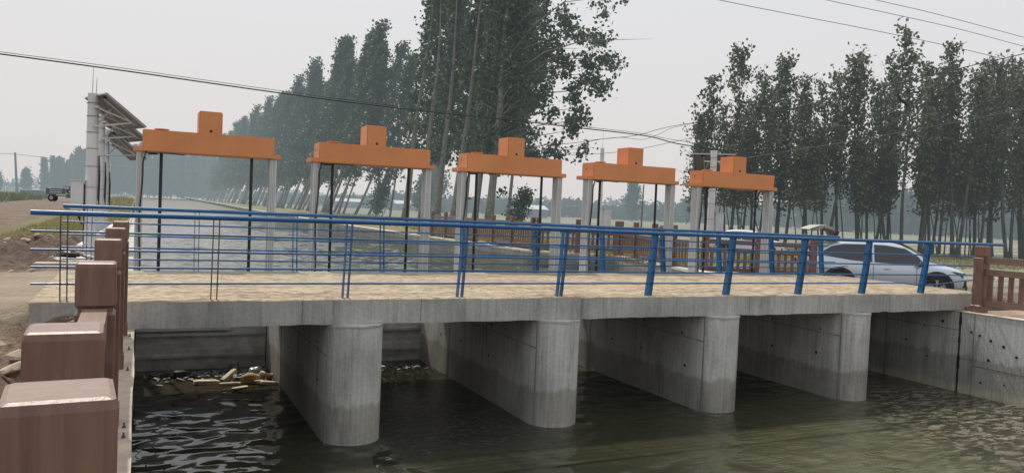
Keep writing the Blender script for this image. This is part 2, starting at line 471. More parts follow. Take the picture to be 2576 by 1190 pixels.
# rubble darker and browner beside the poles
rb = g.math('MULTIPLY', g.sstep(X, -4.2, -2.6), g.math('MULTIPLY', g.sstep(Y, 14.8, 16.5), g.sstep(Y, 27, 22)))
dirt = g.mix(g.math('MULTIPLY', rb, .8), dirt, g.ramp(g.noise(P, 5, 6, .7), [(.35, (.05, .036, .028)), (.65, (.19, .14, .105))]))
grassy = g.ramp(g.noise(P, .22, 6, .65), [(.35, (.14, .16, .055)), (.5, (.22, .22, .09)), (.7, (.34, .30, .16))])
grassy = g.mix(.5, grassy, g.ramp(g.noise(P, 6, 5, .7), [(.35, (.5, .5, .45)), (.55, (1, 1, 1))]), 'MULTIPLY')
# fields: long strips of green crop, pale stubble and wet paddy
st = g.noise(g.pos((.006, .11, 1)), 1.0, 4, .65)
field = g.ramp(st, [(.32, (.10, .13, .07)), (.44, (.17, .18, .11)), (.50, (.34, .32, .25)), (.56, (.15, .165, .095)), (.66, (.25, .235, .17)), (.8, (.11, .135, .07))])
field = g.mix(.35, field, g.ramp(g.noise(g.pos((.02, .6, 1)), 1.0, 4, .6), [(.4, (.6, .62, .55)), (.6, (1.1, 1.1, 1.05))]), 'MULTIPLY')
nse = g.math('MULTIPLY', g.noise(P, .35, 5), 6.0)
right_far = g.sstep(g.math('ADD', X, nse), 27, 34)
right_far = g.math('MULTIPLY', right_far, g.sstep(g.math('ADD', Y, nse), 12, 20))
left_far = g.sstep(g.math('ADD', g.math('MULTIPLY', X, -1), nse), 13, 17)
far_field = g.math('MAXIMUM', right_far, left_far)
far_field = g.math('MAXIMUM', far_field, g.sstep(Y, 600, 660))
grass_r = g.math('MULTIPLY', g.sstep(g.math('ADD', X, nse), 15, 18), g.sstep(Y, 25, 31))
gl = g.math('MULTIPLY', g.sstep(g.math('ADD', X, g.math('MULTIPLY', nse, .3)), -3.6, -2.2), g.math('MULTIPLY', g.sstep(Y, 24, 27), 1.0))
gl = g.math('MULTIPLY', gl, g.sstep(X, 5, 0))
gl2 = g.math('MULTIPLY', g.sstep(g.math('ADD', X, nse), -7.5, -9.5), g.sstep(Y, 45, 60))
grs = g.math('MAXIMUM', g.math('MAXIMUM', grass_r, gl), gl2)
c = g.mix(g.math('MULTIPLY', grs, .85), dirt, grassy)
# sandy apron at both ends of the deck
wn = g.math('MULTIPLY_ADD', g.noise(P, .8, 5), 1.6, -.8)
yw = g.math('ADD', Y, wn)
ap = g.math('MULTIPLY', g.sstep(yw, 10.2, 10.6), g.sstep(yw, 15.2, 14.4))
ap = g.math('MULTIPLY', ap, g.sstep(X, 17.2, 16.4)); ap = g.math('MULTIPLY', ap, g.math('MULTIPLY_ADD', g.sstep(g.math('ADD', X, wn), -3.2, -1.2), .75, .25)); ap = g.math('MULTIPLY', ap, g.sstep(X, -9, -4))
sandc = g.ramp(g.noise(g.pos((.5, 2.4, 1)), 1.0, 7, .65), [(.25, (.24, .185, .13)), (.45, (.37, .30, .22)), (.75, (.48, .41, .32))])
c = g.mix(ap, c, sandc)
pv = g.math('MULTIPLY', g.sstep(X, 14.3, 14.4), g.math('MULTIPLY', g.sstep(X, 16.6, 16.2), g.sstep(Y, 10.3, 10.2)))
c = g.mix(pv, c, g.ramp(g.noise(P, 7, 6, .7), [(.3, (.40, .29, .21)), (.7, (.56, .43, .33))]))
rd = g.math('MULTIPLY', g.sstep(X, 16.2, 17), g.sstep(Y, 12, 10))
c = g.mix(g.math('MULTIPLY', rd, .7), c, g.ramp(g.noise(P, 9, 6, .7), [(.3, (.20, .13, .09)), (.7, (.40, .29, .23))]))
c = g.mix(far_field, c, field)
g.color(c)
g.bump(g.math('ADD', g.noise(P, 6, 8, .7), g.math('MULTIPLY', g.noise(P, 30, 4, .6), .4)), 1.0, .10)
gr = gm.build('ground', g.m, smooth='all'); tag(gr, kind='structure')

# canal bed (below both waters)
cb = MB(); cb.add([(-.36, -60, -4.6), (60, -60, -4.6), (60, 700, -4.6), (-.36, 700, -4.6)], [(0, 1, 2, 3)])
tag(cb.build('canal_bed', simple('silt', (.06, .055, .035), .9)), kind='structure')

# ------------------------------------------------------------------ water
def water_mat(name, down):
    m = Mat(name, (.02, .024, .014), .04, spec=.5)
    m.p.inputs['IOR'].default_value = 1.33
    X, Y = m.comp('X'), m.comp('Y')
    if down:
        turb = m.math('MULTIPLY', m.sstep(m.math('ADD', X, m.math('MULTIPLY_ADD', Y, -.35, 0)), 6.6, 10.5), m.sstep(Y, 12.5, 9.2))
        swirl = m.math('MULTIPLY', m.sstep(X, 2.9, 3.5), m.sstep(X, 6.3, 4.6)); swirl = m.math('MULTIPLY', swirl, m.sstep(Y, 8.9, 10.6))
        col = m.ramp(m.noise(m.pos((.5, 1, 1)), .7, 4), [(.3, (.022, .026, .016)), (.7, (.046, .046, .028))])
        shal = m.math('MULTIPLY', m.sstep(X, 5.2, 10), m.sstep(Y, 11.5, 7.5))
        col = m.mix(shal, col, m.ramp(m.noise(m.pos((.6, 1.2, 1)), 1.4, 6, .6), [(.3, (.05, .056, .027)), (.7, (.12, .112, .060))]))
        brown = m.math('MULTIPLY', m.sstep(X, 2.6, 1.8), m.sstep(Y, 12.2, 14)); col = m.mix(m.math('MULTIPLY', brown, .5), col, (.05, .035, .022))
        fn = m.noise(m.pos((1.5, 3.4, 1), (0, 0, -.35)), 2.2, 8, .72, .5)
        foam = m.math('MULTIPLY', turb, m.ramp(fn, [(.48, (0, 0, 0)), (.55, (1, 1, 1))]))
        fn2 = m.noise(m.pos(), 11, 6, .8, 1.0)
        foam2 = m.math('MULTIPLY', swirl, m.ramp(fn2, [(.55, (0, 0, 0)), (.62, (.45, .45, .45))]))
        fm = m.math('MAXIMUM', foam, foam2)
        col = m.mix(m.math('MULTIPLY', fm, .8), col, (.62, .56, .45))
        m.color(col)
        m.rough(m.math('MULTIPLY_ADD', fm, .45, .03))
        n1 = m.noise(m.pos((1, 1.15, 1)), 2.3, .6, .4, .35)
        n2 = m.noise(m.pos((1, 2.2, 1)), 4.5, 3, .5)
        calm = m.math('ADD', m.math('MULTIPLY', n1, .075), m.math('MULTIPLY', n2, .0015))
        r1 = m.noise(m.pos((1.0, 2.6, 1), (0, 0, -.4)), 2.0, 7, .66, .8)
        r2_ = m.noise(m.pos((1, 1.3, 1)), 5.5, 6, .7, 1.5)
        h = m.math('ADD', calm, m.math('MULTIPLY', m.math('MULTIPLY', r1, turb), .62))
        h = m.math('ADD', h, m.math('MULTIPLY', m.math('MULTIPLY', r2_, m.math('MAXIMUM', swirl, m.math('MULTIPLY', turb, .6))), .20))
        mid = m.math('MULTIPLY', m.sstep(X, 4.2, 8), m.sstep(Y, 12, 8.5))
        h = m.math('ADD', h, m.math('MULTIPLY', m.math('MULTIPLY', m.noise(m.pos((1, 2.2, 1), (0, 0, -.3)), 2.6, 4, .55, .4), mid), .06))
        m.bump(h, 1.0, 1.0)
    else:
        m.p.inputs['Base Color'].default_value = (.075, .08, .062, 1)
        n1 = m.noise(m.pos((.8, 2.0, 1)), 1.5, 3, .5, .4)
        n2 = m.noise(m.pos((.3, .8, 1)), .8, 3)
        far = m.sstep(Y, 75, 12)
        h = m.math('MULTIPLY', m.math('MULTIPLY', n1, m.math('MULTIPLY_ADD', n2, 1.1, .1)), m.math('MULTIPLY_ADD', far, .02, .03))
        m.p.inputs['IOR'].default_value = 1.55
        m.bump(h, 1.0, 1.0)
        m.rough(m.math('MULTIPLY_ADD', m.sstep(Y, 25, 160), .30, .09))
    return m.m
wd = MB(); wd.add([(-.2, -50, ZW), (XR + .2, -50, ZW), (XR + .2, 15.6, ZW), (-.2, 15.6, ZW)], [(0, 1, 2, 3)])
tag(wd.build('canal_water', water_mat('murky_water', True)), kind='structure')
# real wavelets on the pond above the gates; fine grid near, coarse far away
wy = [15.62]
while wy[-1] < 640: wy.append(wy[-1] + max(.055, (wy[-1] - 12) * .0042))
wy[-1] = 640
NXW = 230; wy = np.array(wy); wl = np.where(wy < 60, -.2, -.2 - np.minimum(1.0, (wy - 60) * .01)); wr = np.array([wallx(y) + .15 for y in wy])
U = np.linspace(0, 1, NXW)[None, :]; GX = wl[:, None] * (1 - U) + wr[:, None] * U; GY = np.repeat(wy[:, None], NXW, 1); GZ = np.zeros_like(GX)
rw_ = np.random.default_rng(12)
for k in range(46):
    lam = .22 * (6.5 ** rw_.random()); th = rw_.normal(0, .55); kx, ky = sin(th) * 2 * pi / lam, cos(th) * 2 * pi / lam
    ph = rw_.random() * 6.28; wx, wv = rw_.normal(0, .5, 2); patch = .5 + .5 * np.sin(GX * wx + GY * wv * .6 + ph * 2)
    fade = np.clip((lam / .28) * 22 / np.maximum(GY, 1), 0, 1)
    GZ += .050 * lam / 6.28 * patch * fade * np.sin(kx * GX + ky * GY + ph + .8 * np.sin(GX * .9 + ph))
me = bpy.data.meshes.new('canal_water_upstream'); nv = GX.size; me.vertices.add(nv)
me.vertices.foreach_set('co', np.stack([GX, GY, GZ + ZU], -1).astype(np.float32).ravel())
a = (np.arange(len(wy) - 1)[:, None] * NXW + np.arange(NXW - 1)[None, :]).ravel(); Q = np.stack([a, a + 1, a + NXW + 1, a + NXW], 1).astype(np.int32)
me.loops.add(Q.size); me.loops.foreach_set('vertex_index', Q.ravel()); me.polygons.add(len(Q)); me.polygons.foreach_set('loop_start', np.arange(0, Q.size, 4, dtype=np.int32)); me.polygons.foreach_set('loop_total', np.full(len(Q), 4, dtype=np.int32))
me.polygons.foreach_set('use_smooth', np.ones(len(Q), dtype=bool)); me.update(); me.materials.append(water_mat('rippled_water', False))
wu = bpy.data.objects.new('canal_water_upstream', me); COL.objects.link(wu); tag(wu, kind='structure')

# ------------------------------------------------------------------ bridge: slab and piers
bridge = thing('bridge', 'flat concrete slab bridge on four round nosed piers, sand on its deck', 'bridge', (7.3, YN, ZB))
def child(mb, name, mat, parent, smooth=False):
    """mesh written in world coordinates, parented to a thing that stands somewhere else"""
    o = mb.build(name, mat, parent, smooth)
    q = parent
    m = Matrix.Identity(4)
    chain = []
    while q: chain.append(q); q = q.parent
    for a in reversed(chain):
        m = m @ a.matrix_basis
    o.matrix_basis = m.inverted(); return o
sb = MB()
# slab with an irregular lower lip
nx = 150; xs = [-1.08 + (15.04 + 1.08) * i / nx for i in range(nx + 1)]
o = 0
for i, x in enumerate(xs):
    j = .012 * fbm(x, 0, 3.2, 4, 2.2); e = .010 * fbm(x, 5, 2.0, 4, 9.2)
    sb.v += [(x, YN + .006 * fbm(x, 2, 1.5, 3), ZD + e - .012), (x, YN, ZB + j), (x, YF, ZB + j * .3), (x, YF, ZD - .01), (x, YN + .03, ZD + e * .6)]
for i in range(nx):
    a = 5 * i; b = a + 5
    for k in range(5): sb.f.append((a + k, a + (k + 1) % 5, b + (k + 1) % 5, b + k))
sb.f += [(4, 3, 2, 1, 0), tuple(5 * nx + k for k in range(5))]
child(sb, 'deck_slab', M['slab'], bridge)
JM = simple('joint_line', (.16, .16, .15), .9, bump=0)
for x in (1.95, 3.55, 6.1, 9.35, 12.7):
    jn = MB(); jn.box((x, YN - .004, ZB + .02), (x + .006, YN + .02, ZD - .02)); child(jn, 'form_joint', JM, bridge)
# ragged strip of mortar where the slab sits on the piers
for k in range(1, 5):
    x0 = k * PITCHX - PW; xc_ = x0 + PW / 2; r = PW / 2; yc = YN + .20
    poly = [(xc_ + r * cos(t), yc + r * sin(t)) for t in [pi + pi * i / 22 for i in range(23)]] + \
           [(xc_ + r * cos(t), 16.4 + r * sin(t)) for t in [pi * i / 14 for i in range(15)]]
    pm = MB()
    lv = [-4.6, -3.5, -3.0, -2.6, -2.2, -1.9, ZB]
    n = len(poly)
    for z in lv: pm.v += [(x, y, z) for x, y in poly]
    for i in range(len(lv) - 1):
        for j in range(n): pm.f.append((i * n + j, i * n + (j + 1) % n, (i + 1) * n + (j + 1) % n, (i + 1) * n + j))
    pm.f.append(tuple((len(lv) - 1) * n + j for j in range(n)))
    pr = child(pm, 'pier', M['pier'], bridge, True)
    sp = MB()
    for i in range(26):
        t = pi + pi * (i + .5) / 26; rr = r + .001
        w = .03 + .025 * random.random()
        sp.obox((xc_ + rr * cos(t), yc + rr * sin(t), ZB - .012 - .014 * random.random()), Vector((-sin(t), cos(t), 0)) * w, Vector((cos(t), sin(t), 0)) * .007, Vector((0, 0, 1)) * (.004 + .010 * random.random()))
    child(sp, 'mortar_lip', simple('pale_mortar', (.42, .42, .40), .9), pr)
    hl = random.Random(k)
    for yy_ in (10.9, 12.1, 13.2, 14.4):
        for z in (-1.95, -2.45):
            if hl.random() < .85:
                h = MB(); h.lathe((x0 - .004, yy_ + hl.uniform(-.12, .12), z + hl.uniform(-.05, .05)), (1, 0, 0), [(0, .018 + .012 * hl.random()), (.02, .016)], 8)
                child(h, 'tie_hole', M['hole'], pr)
    ln = MB(); ln.box((x0 - .004, 10.35, -2.02), (x0 + .01, 15.4, -2.012)); ln.box((x0 - .004, 12.3, -3.2), (x0 + .01, 12.31, ZB - .01)); ln.box((x0 - .005, 10.33, -3.2), (x0 + .01, 10.345, ZB - .01))
    ln.box((x0 - .004, 13.9, -3.2), (x0 + .01, 13.91, ZB - .01))
    child(ln, 'form_joint', simple('joint_line2', (.17, .17, .16), .9, bump=0), pr)

# ------------------------------------------------------------------ retaining walls
lw = thing('retaining_wall', 'canal wall with pale sandy coping under the near brown fence', 'wall', (0, 0, ZB))
w = MB(); w.box((-.36, -30, -4.6), (0, YN - .002, ZB - .012)); w.box((-.36, YN, -4.6), (0, YF, ZB - .02)); w.box((-.36, YF + .002, -4.6), (0, 60, ZB - .012))
child(w, 'wall', M['wall'], lw)
w = MB()
sg = [-30 + i * .35 for i in range(116)]; sg = [y for y in sg if y < YN - .01] + [YN - .004]
for a, b in zip(sg, sg[1:]):
    e0 = .004 + .012 * fbm(1, a, 1.1, 3, .5); e1 = .004 + .012 * fbm(1, b, 1.1, 3, .5)
    w.add([(-.37, a, ZB - .011), (e0, a, ZB - .011), (e1, b, ZB - .011), (-.37, b, ZB - .011), (-.37, a, ZB), (e0, a, ZB), (e1, b, ZB), (-.37, b, ZB)],
          [(4, 5, 6, 7), (1, 2, 6, 5)])
child(w, 'coping', M['walltop'], lw)
rw = thing('retaining_wall', 'grey concrete canal wall right of the bridge, with tie holes and a dark vertical crack', 'wall', (XR, 9, ZB))
w = MB(); w.box((XR, -30, -4.6), (XR + .30, 10.21, ZB - .012)); w.box((XR, 10.25, -4.6), (XR + .30, 15.6, ZB - .02))
child(w, 'wall', M['wall'], rw)
w = MB(); w.box((XR - .012, -30, ZB - .011), (XR + .32, 10.35, ZB - .001)); child(w, 'coping', M['walltop'], rw)
w = MB(); zz = -4.0
while zz < ZB - .02:
    a = .012 + .02 * random.random(); w.box((XR - .006, 10.23 - a, zz), (XR + .02, 10.23 + a * .8, zz + .09)); zz += .085
child(w, 'crack', M['hole'], rw)
w = MB(); w.box((XR - .005, 9.93, -3.3), (XR + .01, 9.94, ZB - .02)); w.box((XR - .005, 9.94, -2.52), (XR + .01, 10.2, -2.51)); w.box((XR - .005, 6, -2.62), (XR + .01, 9.92, -2.608))
w.box((XR - .005, 10.26, -1.98), (XR + .01, 14.6, -1.97)); w.box((XR - .005, 11.9, -3.3), (XR + .01, 11.91, ZB - .02))
child(w, 'form_joint', simple('joint_line3', (.16, .16, .155), .9, bump=0), rw)
rr_ = random.Random(5)
for (y, z) in [(9.99, -1.98), (9.82, -2.02), (9.6, -2.08), (9.35, -2.15), (9.1, -2.3), (9.62, -2.45), (9.3, -2.85), (9.75, -2.9), (8.9, -1.95), (8.8, -2.6), (10.6, -1.85), (11.0, -2.0), (11.4, -2.35), (10.9, -2.6), (12.3, -1.95), (12.9, -2.4), (13.6, -2.0)]:
    h = MB(); h.lathe((XR - .004, y, z), (1, 0, 0), [(0, .017 + .016 * rr_.random()), (.02, .016)], 8); child(h, 'tie_hole', M['hole'], rw)

bw = thing('retaining_wall', 'long pale edged canal wall curving away upstream under the far brown fence', 'wall', (wallx(30), 30, ZB))
w = MB(); yw_ = [15.602] + [y for y in ys if 15.7 < y <= 640]
for y in yw_:
    x = wallx(y); w.v += [(x, y, ZB), (x, y, -4.6), (x + .3, y, -4.6), (x + .3, y, ZB)]
for i in range(len(yw_) - 1):
    a, b = 4 * i, 4 * i + 4
    for k in range(4): w.f.append((a + k, a + (k + 1) % 4, b + (k + 1) % 4, b + k))
w.f += [(3, 2, 1, 0)]
child(w, 'wall', M['bankwall'], bw)
w = MB()
for y in yw_:
    x = wallx(y); e = .05 + max(0, y - 40) * .0015
    w.v += [(x - .03, y, ZB + .05), (x - .03, y, ZB - .03), (x + .34, y, ZB - .03), (x + .34, y, ZB + .05)]
for i in range(len(yw_) - 1):
    a, b = 4 * i, 4 * i + 4
    for k in range(4): w.f.append((a + k, a + (k + 1) % 4, b + (k + 1) % 4, b + k))
child(w, 'coping', simple('pale_coping', (.62, .58, .52), .9, haze=True), bw)
lu = MB()
yl_ = [60.01] + [y for y in ys if y > 60.5]
for y in yl_: lu.v += [(-.4, y, -1.3), (-.2 - min(1.0, (y - 60) * .01), y, -2.6)]
for i in range(len(yl_) - 1): lu.f.append((2 * i, 2 * i + 1, 2 * i + 3, 2 * i + 2))
tag(lu.build('canal_bank', g.m), kind='structure')

# ------------------------------------------------------------------ brown fences
def fence(name, label, pts, group=None, spacing=1.97, post_w=.165, h=1.285, zf=None, tops=True, skip_panels=(), posts=None, pmat='post', railmat='railY', base=False, slat_from=.13, big=()):
    """pts: ground polyline; posts every spacing; two upper rails, a lower rail and slats between"""
    p0 = Vector(pts[0]); t = thing(name, label, 'fence', p0, 0, group)
    P_ = []
    if posts: P_ = [Vector(p) for p in posts]
    else:
        for a, b in zip(pts, pts[1:]):
            a, b = Vector(a), Vector(b); n = max(1, round((b - a).length / spacing))
            for i in range(n): P_.append(a + (b - a) * i / n)
        P_.append(Vector(pts[-1]))
    for i, p in enumerate(P_):
        d = (P_[min(i + 1, len(P_) - 1)] - P_[max(i - 1, 0)]); ang = math.atan2(d.y, d.x); hw = post_w / 2
        ca, sa = cos(ang), sin(ang); m = MB()
        def ring(z, r): return [(p.x + (dx * ca - dy * sa) * r, p.y + (dx * sa + dy * ca) * r, p.z + z) for dx, dy in
                                ((-1, -.93), (-.93, -1), (.93, -1), (1, -.93), (1, .93), (.93, 1), (-.93, 1), (-1, .93))]
        lv = [(0, hw * 1.12), (.13, hw * 1.12), (.14, hw), (h - .235, hw), (h - .222, hw * .86), (h - .205, hw * .86), (h - .192, hw), (h - .02, hw), (h - .004, hw * .96), (h, hw * .86)]
        if i in big: lv = [(z, r * 1.45) for z, r in lv]
        o = len(m.v)
        for z, r in lv: m.v += ring(z, r)
        for a in range(len(lv) - 1):
            for k in range(8): m.f.append((a * 8 + k, a * 8 + (k + 1) % 8, (a + 1) * 8 + (k + 1) % 8, (a + 1) * 8 + k))
        m.f += [tuple(range(7, -1, -1)), tuple((len(lv) - 1) * 8 + k for k in range(8))]
        child(m, 'post', M[pmat], t)
    for i in range(len(P_) - 1):
        if i in skip_panels: continue
        a, b = P_[i], P_[i + 1]; d = (b - a).normalized(); a2, b2 = a + d * post_w * .5, b - d * post_w * .5
        U = Vector((0, 0, 1))
        for (z, hh, ww) in ((h - .27, .13, .10), (h - .50, .12, .075), (.20, .12, .075)):
            m = MB(); m.bar(a2 + U * z, b2 + U * z, ww, hh); child(m, 'rail', M[railmat], t)
        L = (b2 - a2).length; n = max(2, int(L / .19))
        for k in range(n):
            q = a2 + (b2 - a2) * ((k + .5) / n)
            m = MB(); m.obox(q + U * (h - .27 - .065 + .13) * .5 + U * .0, d * .045, d.cross(U) * .017, U * ((h - .62) / 2 + .015)) if False else m.obox(q + U * ((h - .56 + .26) / 2), d * .045, d.cross(U) * .017, U * ((h - .56 - .26) / 2 + .004))
            child(m, 'slat', M[pmat], t)
    return t
zf = ZB
lf = fence('fence', 'near brown imitation wood fence with square capped posts running away on the left canal wall', [(-.145, 1.2, zf)],
           posts=[(-.100, 1.46, zf), (-.140, 2.13, zf), (-.158, 4.10, zf), (-.172, 6.13, zf), (-.172, 8.1, zf), (-.162, 9.98, zf)])
for y in (6.0, 7.95, 9.85, 9.0, 5.75):
    b = MB(); b.tube([(-.045, y, zf), (-.045, y, zf + .035)], .006, 6); b.lathe((-.045, y, zf), (0, 0, 1), [(0, .013), (.012, .013)], 6)
    child(b, 'anchor_bolt', M['rust'], lf)
fence('fence', 'brown imitation wood fence beginning at the right end of the bridge slab', [(14.80, 10.07, zf)],
      posts=[(14.82, 10.06, zf), (14.84, 8.08, zf), (14.86, 6.1, zf), (14.88, 4.1, zf)], post_w=.2)
fence('fence', 'far brown fence along the curving canal wall beyond the gates', [(13.62, 40.5, zf + .05), (13.98, 27.8, zf + .05)], spacing=1.8)
fence('fence', 'brown fence with thick corner posts round the widened canal bay', [(14.1, 27.55, zf + .05), (16.35, 25.3, zf + .05), (15.55, 21.9, zf + .05), (15.1, 19.2, zf + .05)], spacing=1.7, big=(2,), railmat='railX')
fence('fence', 'brown fence of spaced slats beside the dirt approach, left of the silver car', [(15.25, 18.9, zf - .1), (17.95, 17.35, zf - .12)], spacing=1.6, railmat='railX', post_w=.2)

# ------------------------------------------------------------------ blue railings
def railing(label, y0, lean, xs_posts, x_start, x_end, z_tops, lows, foot=ZD, rusty=True, bend=False):
    t = thing('guard_railing', label, 'railing', (x_start, y0, foot))
    def ztop(x): return lerp_tab(z_tops, x)
    def yat(z): return y0 + lean * (z - foot) / 1.0
    m = MB(); n = 24
    m.tube([(x_start + (x_end - x_start) * i / n, yat(ztop(0)), ztop(x_start + (x_end - x_start) * i / n)) for i in range(n + 1)], .030, 12)
    child(m, 'handrail', M['blue'], t, True)
    for k, (za, zb) in enumerate(lows):
        x1 = x_end - .28 * (len(lows) - k) * .35
        m = MB(); pts = []
        for i in range(33):
            x = x_start + (x1 - x_start) * i / 32; z = za + (zb - za) * i / 32
            if bend and k == len(lows) - 1 and x > 13.2: z += -.05 * sin(min(1, (x - 13.2) / 1.2) * pi) + .09 * sm(13.9, x1, x)
            pts.append((x, yat(z), z))
        m.tube(pts, .0125, 8); child(m, 'rail', M['blue'], t, True)
    for i, x in enumerate(xs_posts):
        zt = ztop(x) - .012; p = MB()
        for s in (-.035, .035):
            # tapered flat plate, slightly bowed towards the road like a curved bracket
            prof = []
            for q in range(9):
                u = q / 8; z = foot + .002 + (zt - foot) * u; yc = yat(z) + .010 * sin(u * pi) * (-1 if lean < 0 else 1); hw = .050 - .008 * u
                prof.append((yc, z, hw))
            o = len(p.v)
            for (yc, z, hw) in prof:
                p.v += [(x + s - .004, yc - hw, z), (x + s + .004, yc - hw, z), (x + s + .004, yc + hw, z), (x + s - .004, yc + hw, z)]
            for q in range(8):
                a = o + 4 * q; b = a + 4
                for k in range(4): p.f.append((a + k, a + (k + 1) % 4, b + (k + 1) % 4, b + k))
            p.f += [(o + 3, o + 2, o + 1, o), tuple(o + 32 + k for k in range(4))]
        po = child(p, 'post', M['rust'] if (rusty and x < 1.2) else M['blue_plate'], t)
    return t
nxp = [-.75, .88, 2.52, 4.15, 5.75, 7.36, 8.92, 10.52, 12.08, 13.66, 15.25]
railing('near blue tubular railing along the edge of the bridge above the piers', YN + .10, -.12, nxp, -1.08, 15.88,
        [(-1.1, -.262), (4, -.256), (7.5, -.285), (16, -.30)], [(-.47, -.545), (-.68, -.735), (-.88, -.925), (-1.075, -1.08)], bend=True)
fxp = [-.7, .92, 2.56, 4.16, 5.78, 7.38, 8.99, 10.55, 12.12, 13.7, 15.3]
railing('far blue railing of the bridge, in front of the orange gate housings', YF - .10, .12, fxp, -1.08, 15.95,
        [(-1.1, -.25), (4, -.27), (10, -.31), (16, -.345)], [(-.50, -.58), (-.70, -.79), (-.90, -.97), (-1.09, -1.12)], rusty=False)

# ------------------------------------------------------------------ sluice gates
YG = 15.5; GD = .52
def make_gate():
    t = thing('sluice_gate', 'x', 'sluice gate', (0, YG, ZB))
    z0 = .745 - ZB
    L = MB(); L.box((-.10, 0, z0), (2.42, GD, z0 + .085), .008); L.build('flange_plate', M['orange'], t)
    L = MB(); L.box((.045, -.004, z0 + .004), (2.30, GD + .002, z0 + .39), .012); hb = L.build('gear_housing', M['orange'], t, True)
    h = MB(); h.lathe((1.17, -.002, z0 + .435), (0, 1, 0), [(-.008, .026), (.012, .026)], 16); h.build('cable_gland', M['rubber'], hb)
    h = MB(); h.lathe((.043, GD * .62, z0 + .25), (1, 0, 0), [(0, .02), (.01, .02)], 12); h.build('cable_gland', M['rubber'], hb)
    L = MB(); L.box((.965, -.007, z0 + .30), (1.365, GD - .006, z0 + .79), .014); L.build('motor_cover', M['orange'], t, True)
    L = MB(); L.lathe((.36, GD * .45, z0 + .388), (0, 0, 1), [(0, .085), (.022, .085), (.024, .125), (.040, .125)], 24); L.build('vent_cap', M['orange'], t, True)
    zb = 0.0
    for x0 in (-.045, 2.235):
        L = MB(); L.box((x0, .05, zb), (x0 + .12, .30, z0 - .001), .006)
        lg = L.build('leg', M['alu'], t)
        R_ = MB()
        for xx in (.022, .052, .082): R_.box((x0 + xx, .046, zb), (x0 + xx + .014, .052, z0 - .002))
        for yy_ in (.09, .14, .19, .24):
            R_.box((x0 - .003, yy_, zb), (x0 + .001, yy_ + .02, z0 - .002))
        R_.build('groove', M['aludark'], lg)
    for x in (.36, 1.92):
        L = MB(); L.tube([(x, .22, -.3), (x, .22, z0 - .001)], .028, 12); L.build('stem', M['black'], t, True)
    c = MB(); pts = []
    for i in range(30):
        u = i / 29; z = (z0 - .01) * (1 - u) + .02
        pts.append((.05 - .02 * u + .018 * sin(u * 9) - (.05 * (1 - sm(0, .1, u)) * -1), .02, z))
    pts = [(.30, .05, z0 - .03), (.16, .03, z0 - .045)] + pts
    c.tube(pts, .014, 6); c.build('cable', M['rubber'], t, True)
    c = MB(); c.tube([(.08 + .045 * cos(a), .02, z0 - .07 + .05 * sin(a)) for a in [i * .4 for i in range(15)]], .004, 5); c.build('wire_loop', M['rubber'], t)
    c = MB(); c.tube([(x, .03, z0 - .012 - .008 * abs(sin(x * 7))) for x in [.1 + i * .08 for i in range(9)]], .010, 5); c.build('cable', M['rubber'], t)
    L = MB(); L.box((.015, .10, -2.9), (OPEN - .015, .16, -.37)); pn = L.build('gate_leaf', M['panel'], t)
    L = MB()
    for z in (-.55, -.95, -1.35): L.box((.02, .07, z), (OPEN - .02, .102, z + .05))
    L.build('stiffener', M['panel'], pn)
    return t
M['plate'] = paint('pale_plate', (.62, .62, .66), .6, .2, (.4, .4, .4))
g0 = make_gate()
order = ['leftmost orange sluice gate housing, beside the solar panel poles', 'second orange sluice gate from the left, in front of the leaning trees',
         'middle one of the five orange sluice gates, with tall trunks behind it', 'fourth orange sluice gate from the left, seen against open sky',
         'rightmost orange sluice gate, with a solar panel behind its motor cover']
for k in range(5):
    t = g0 if k == 0 else copy_tree(g0)
    t.location = (k * PITCHX + (.02 if k else 0), YG, ZB); t['label'] = order[k]; t['group'] = 'orange sluice gates in a row behind the bridge'

m = MB(); m.box((.03, YG + .055, -2.46), (1.62, YG + .068, -1.99)); child(m, 'upper_plate', M['plate'], g0)
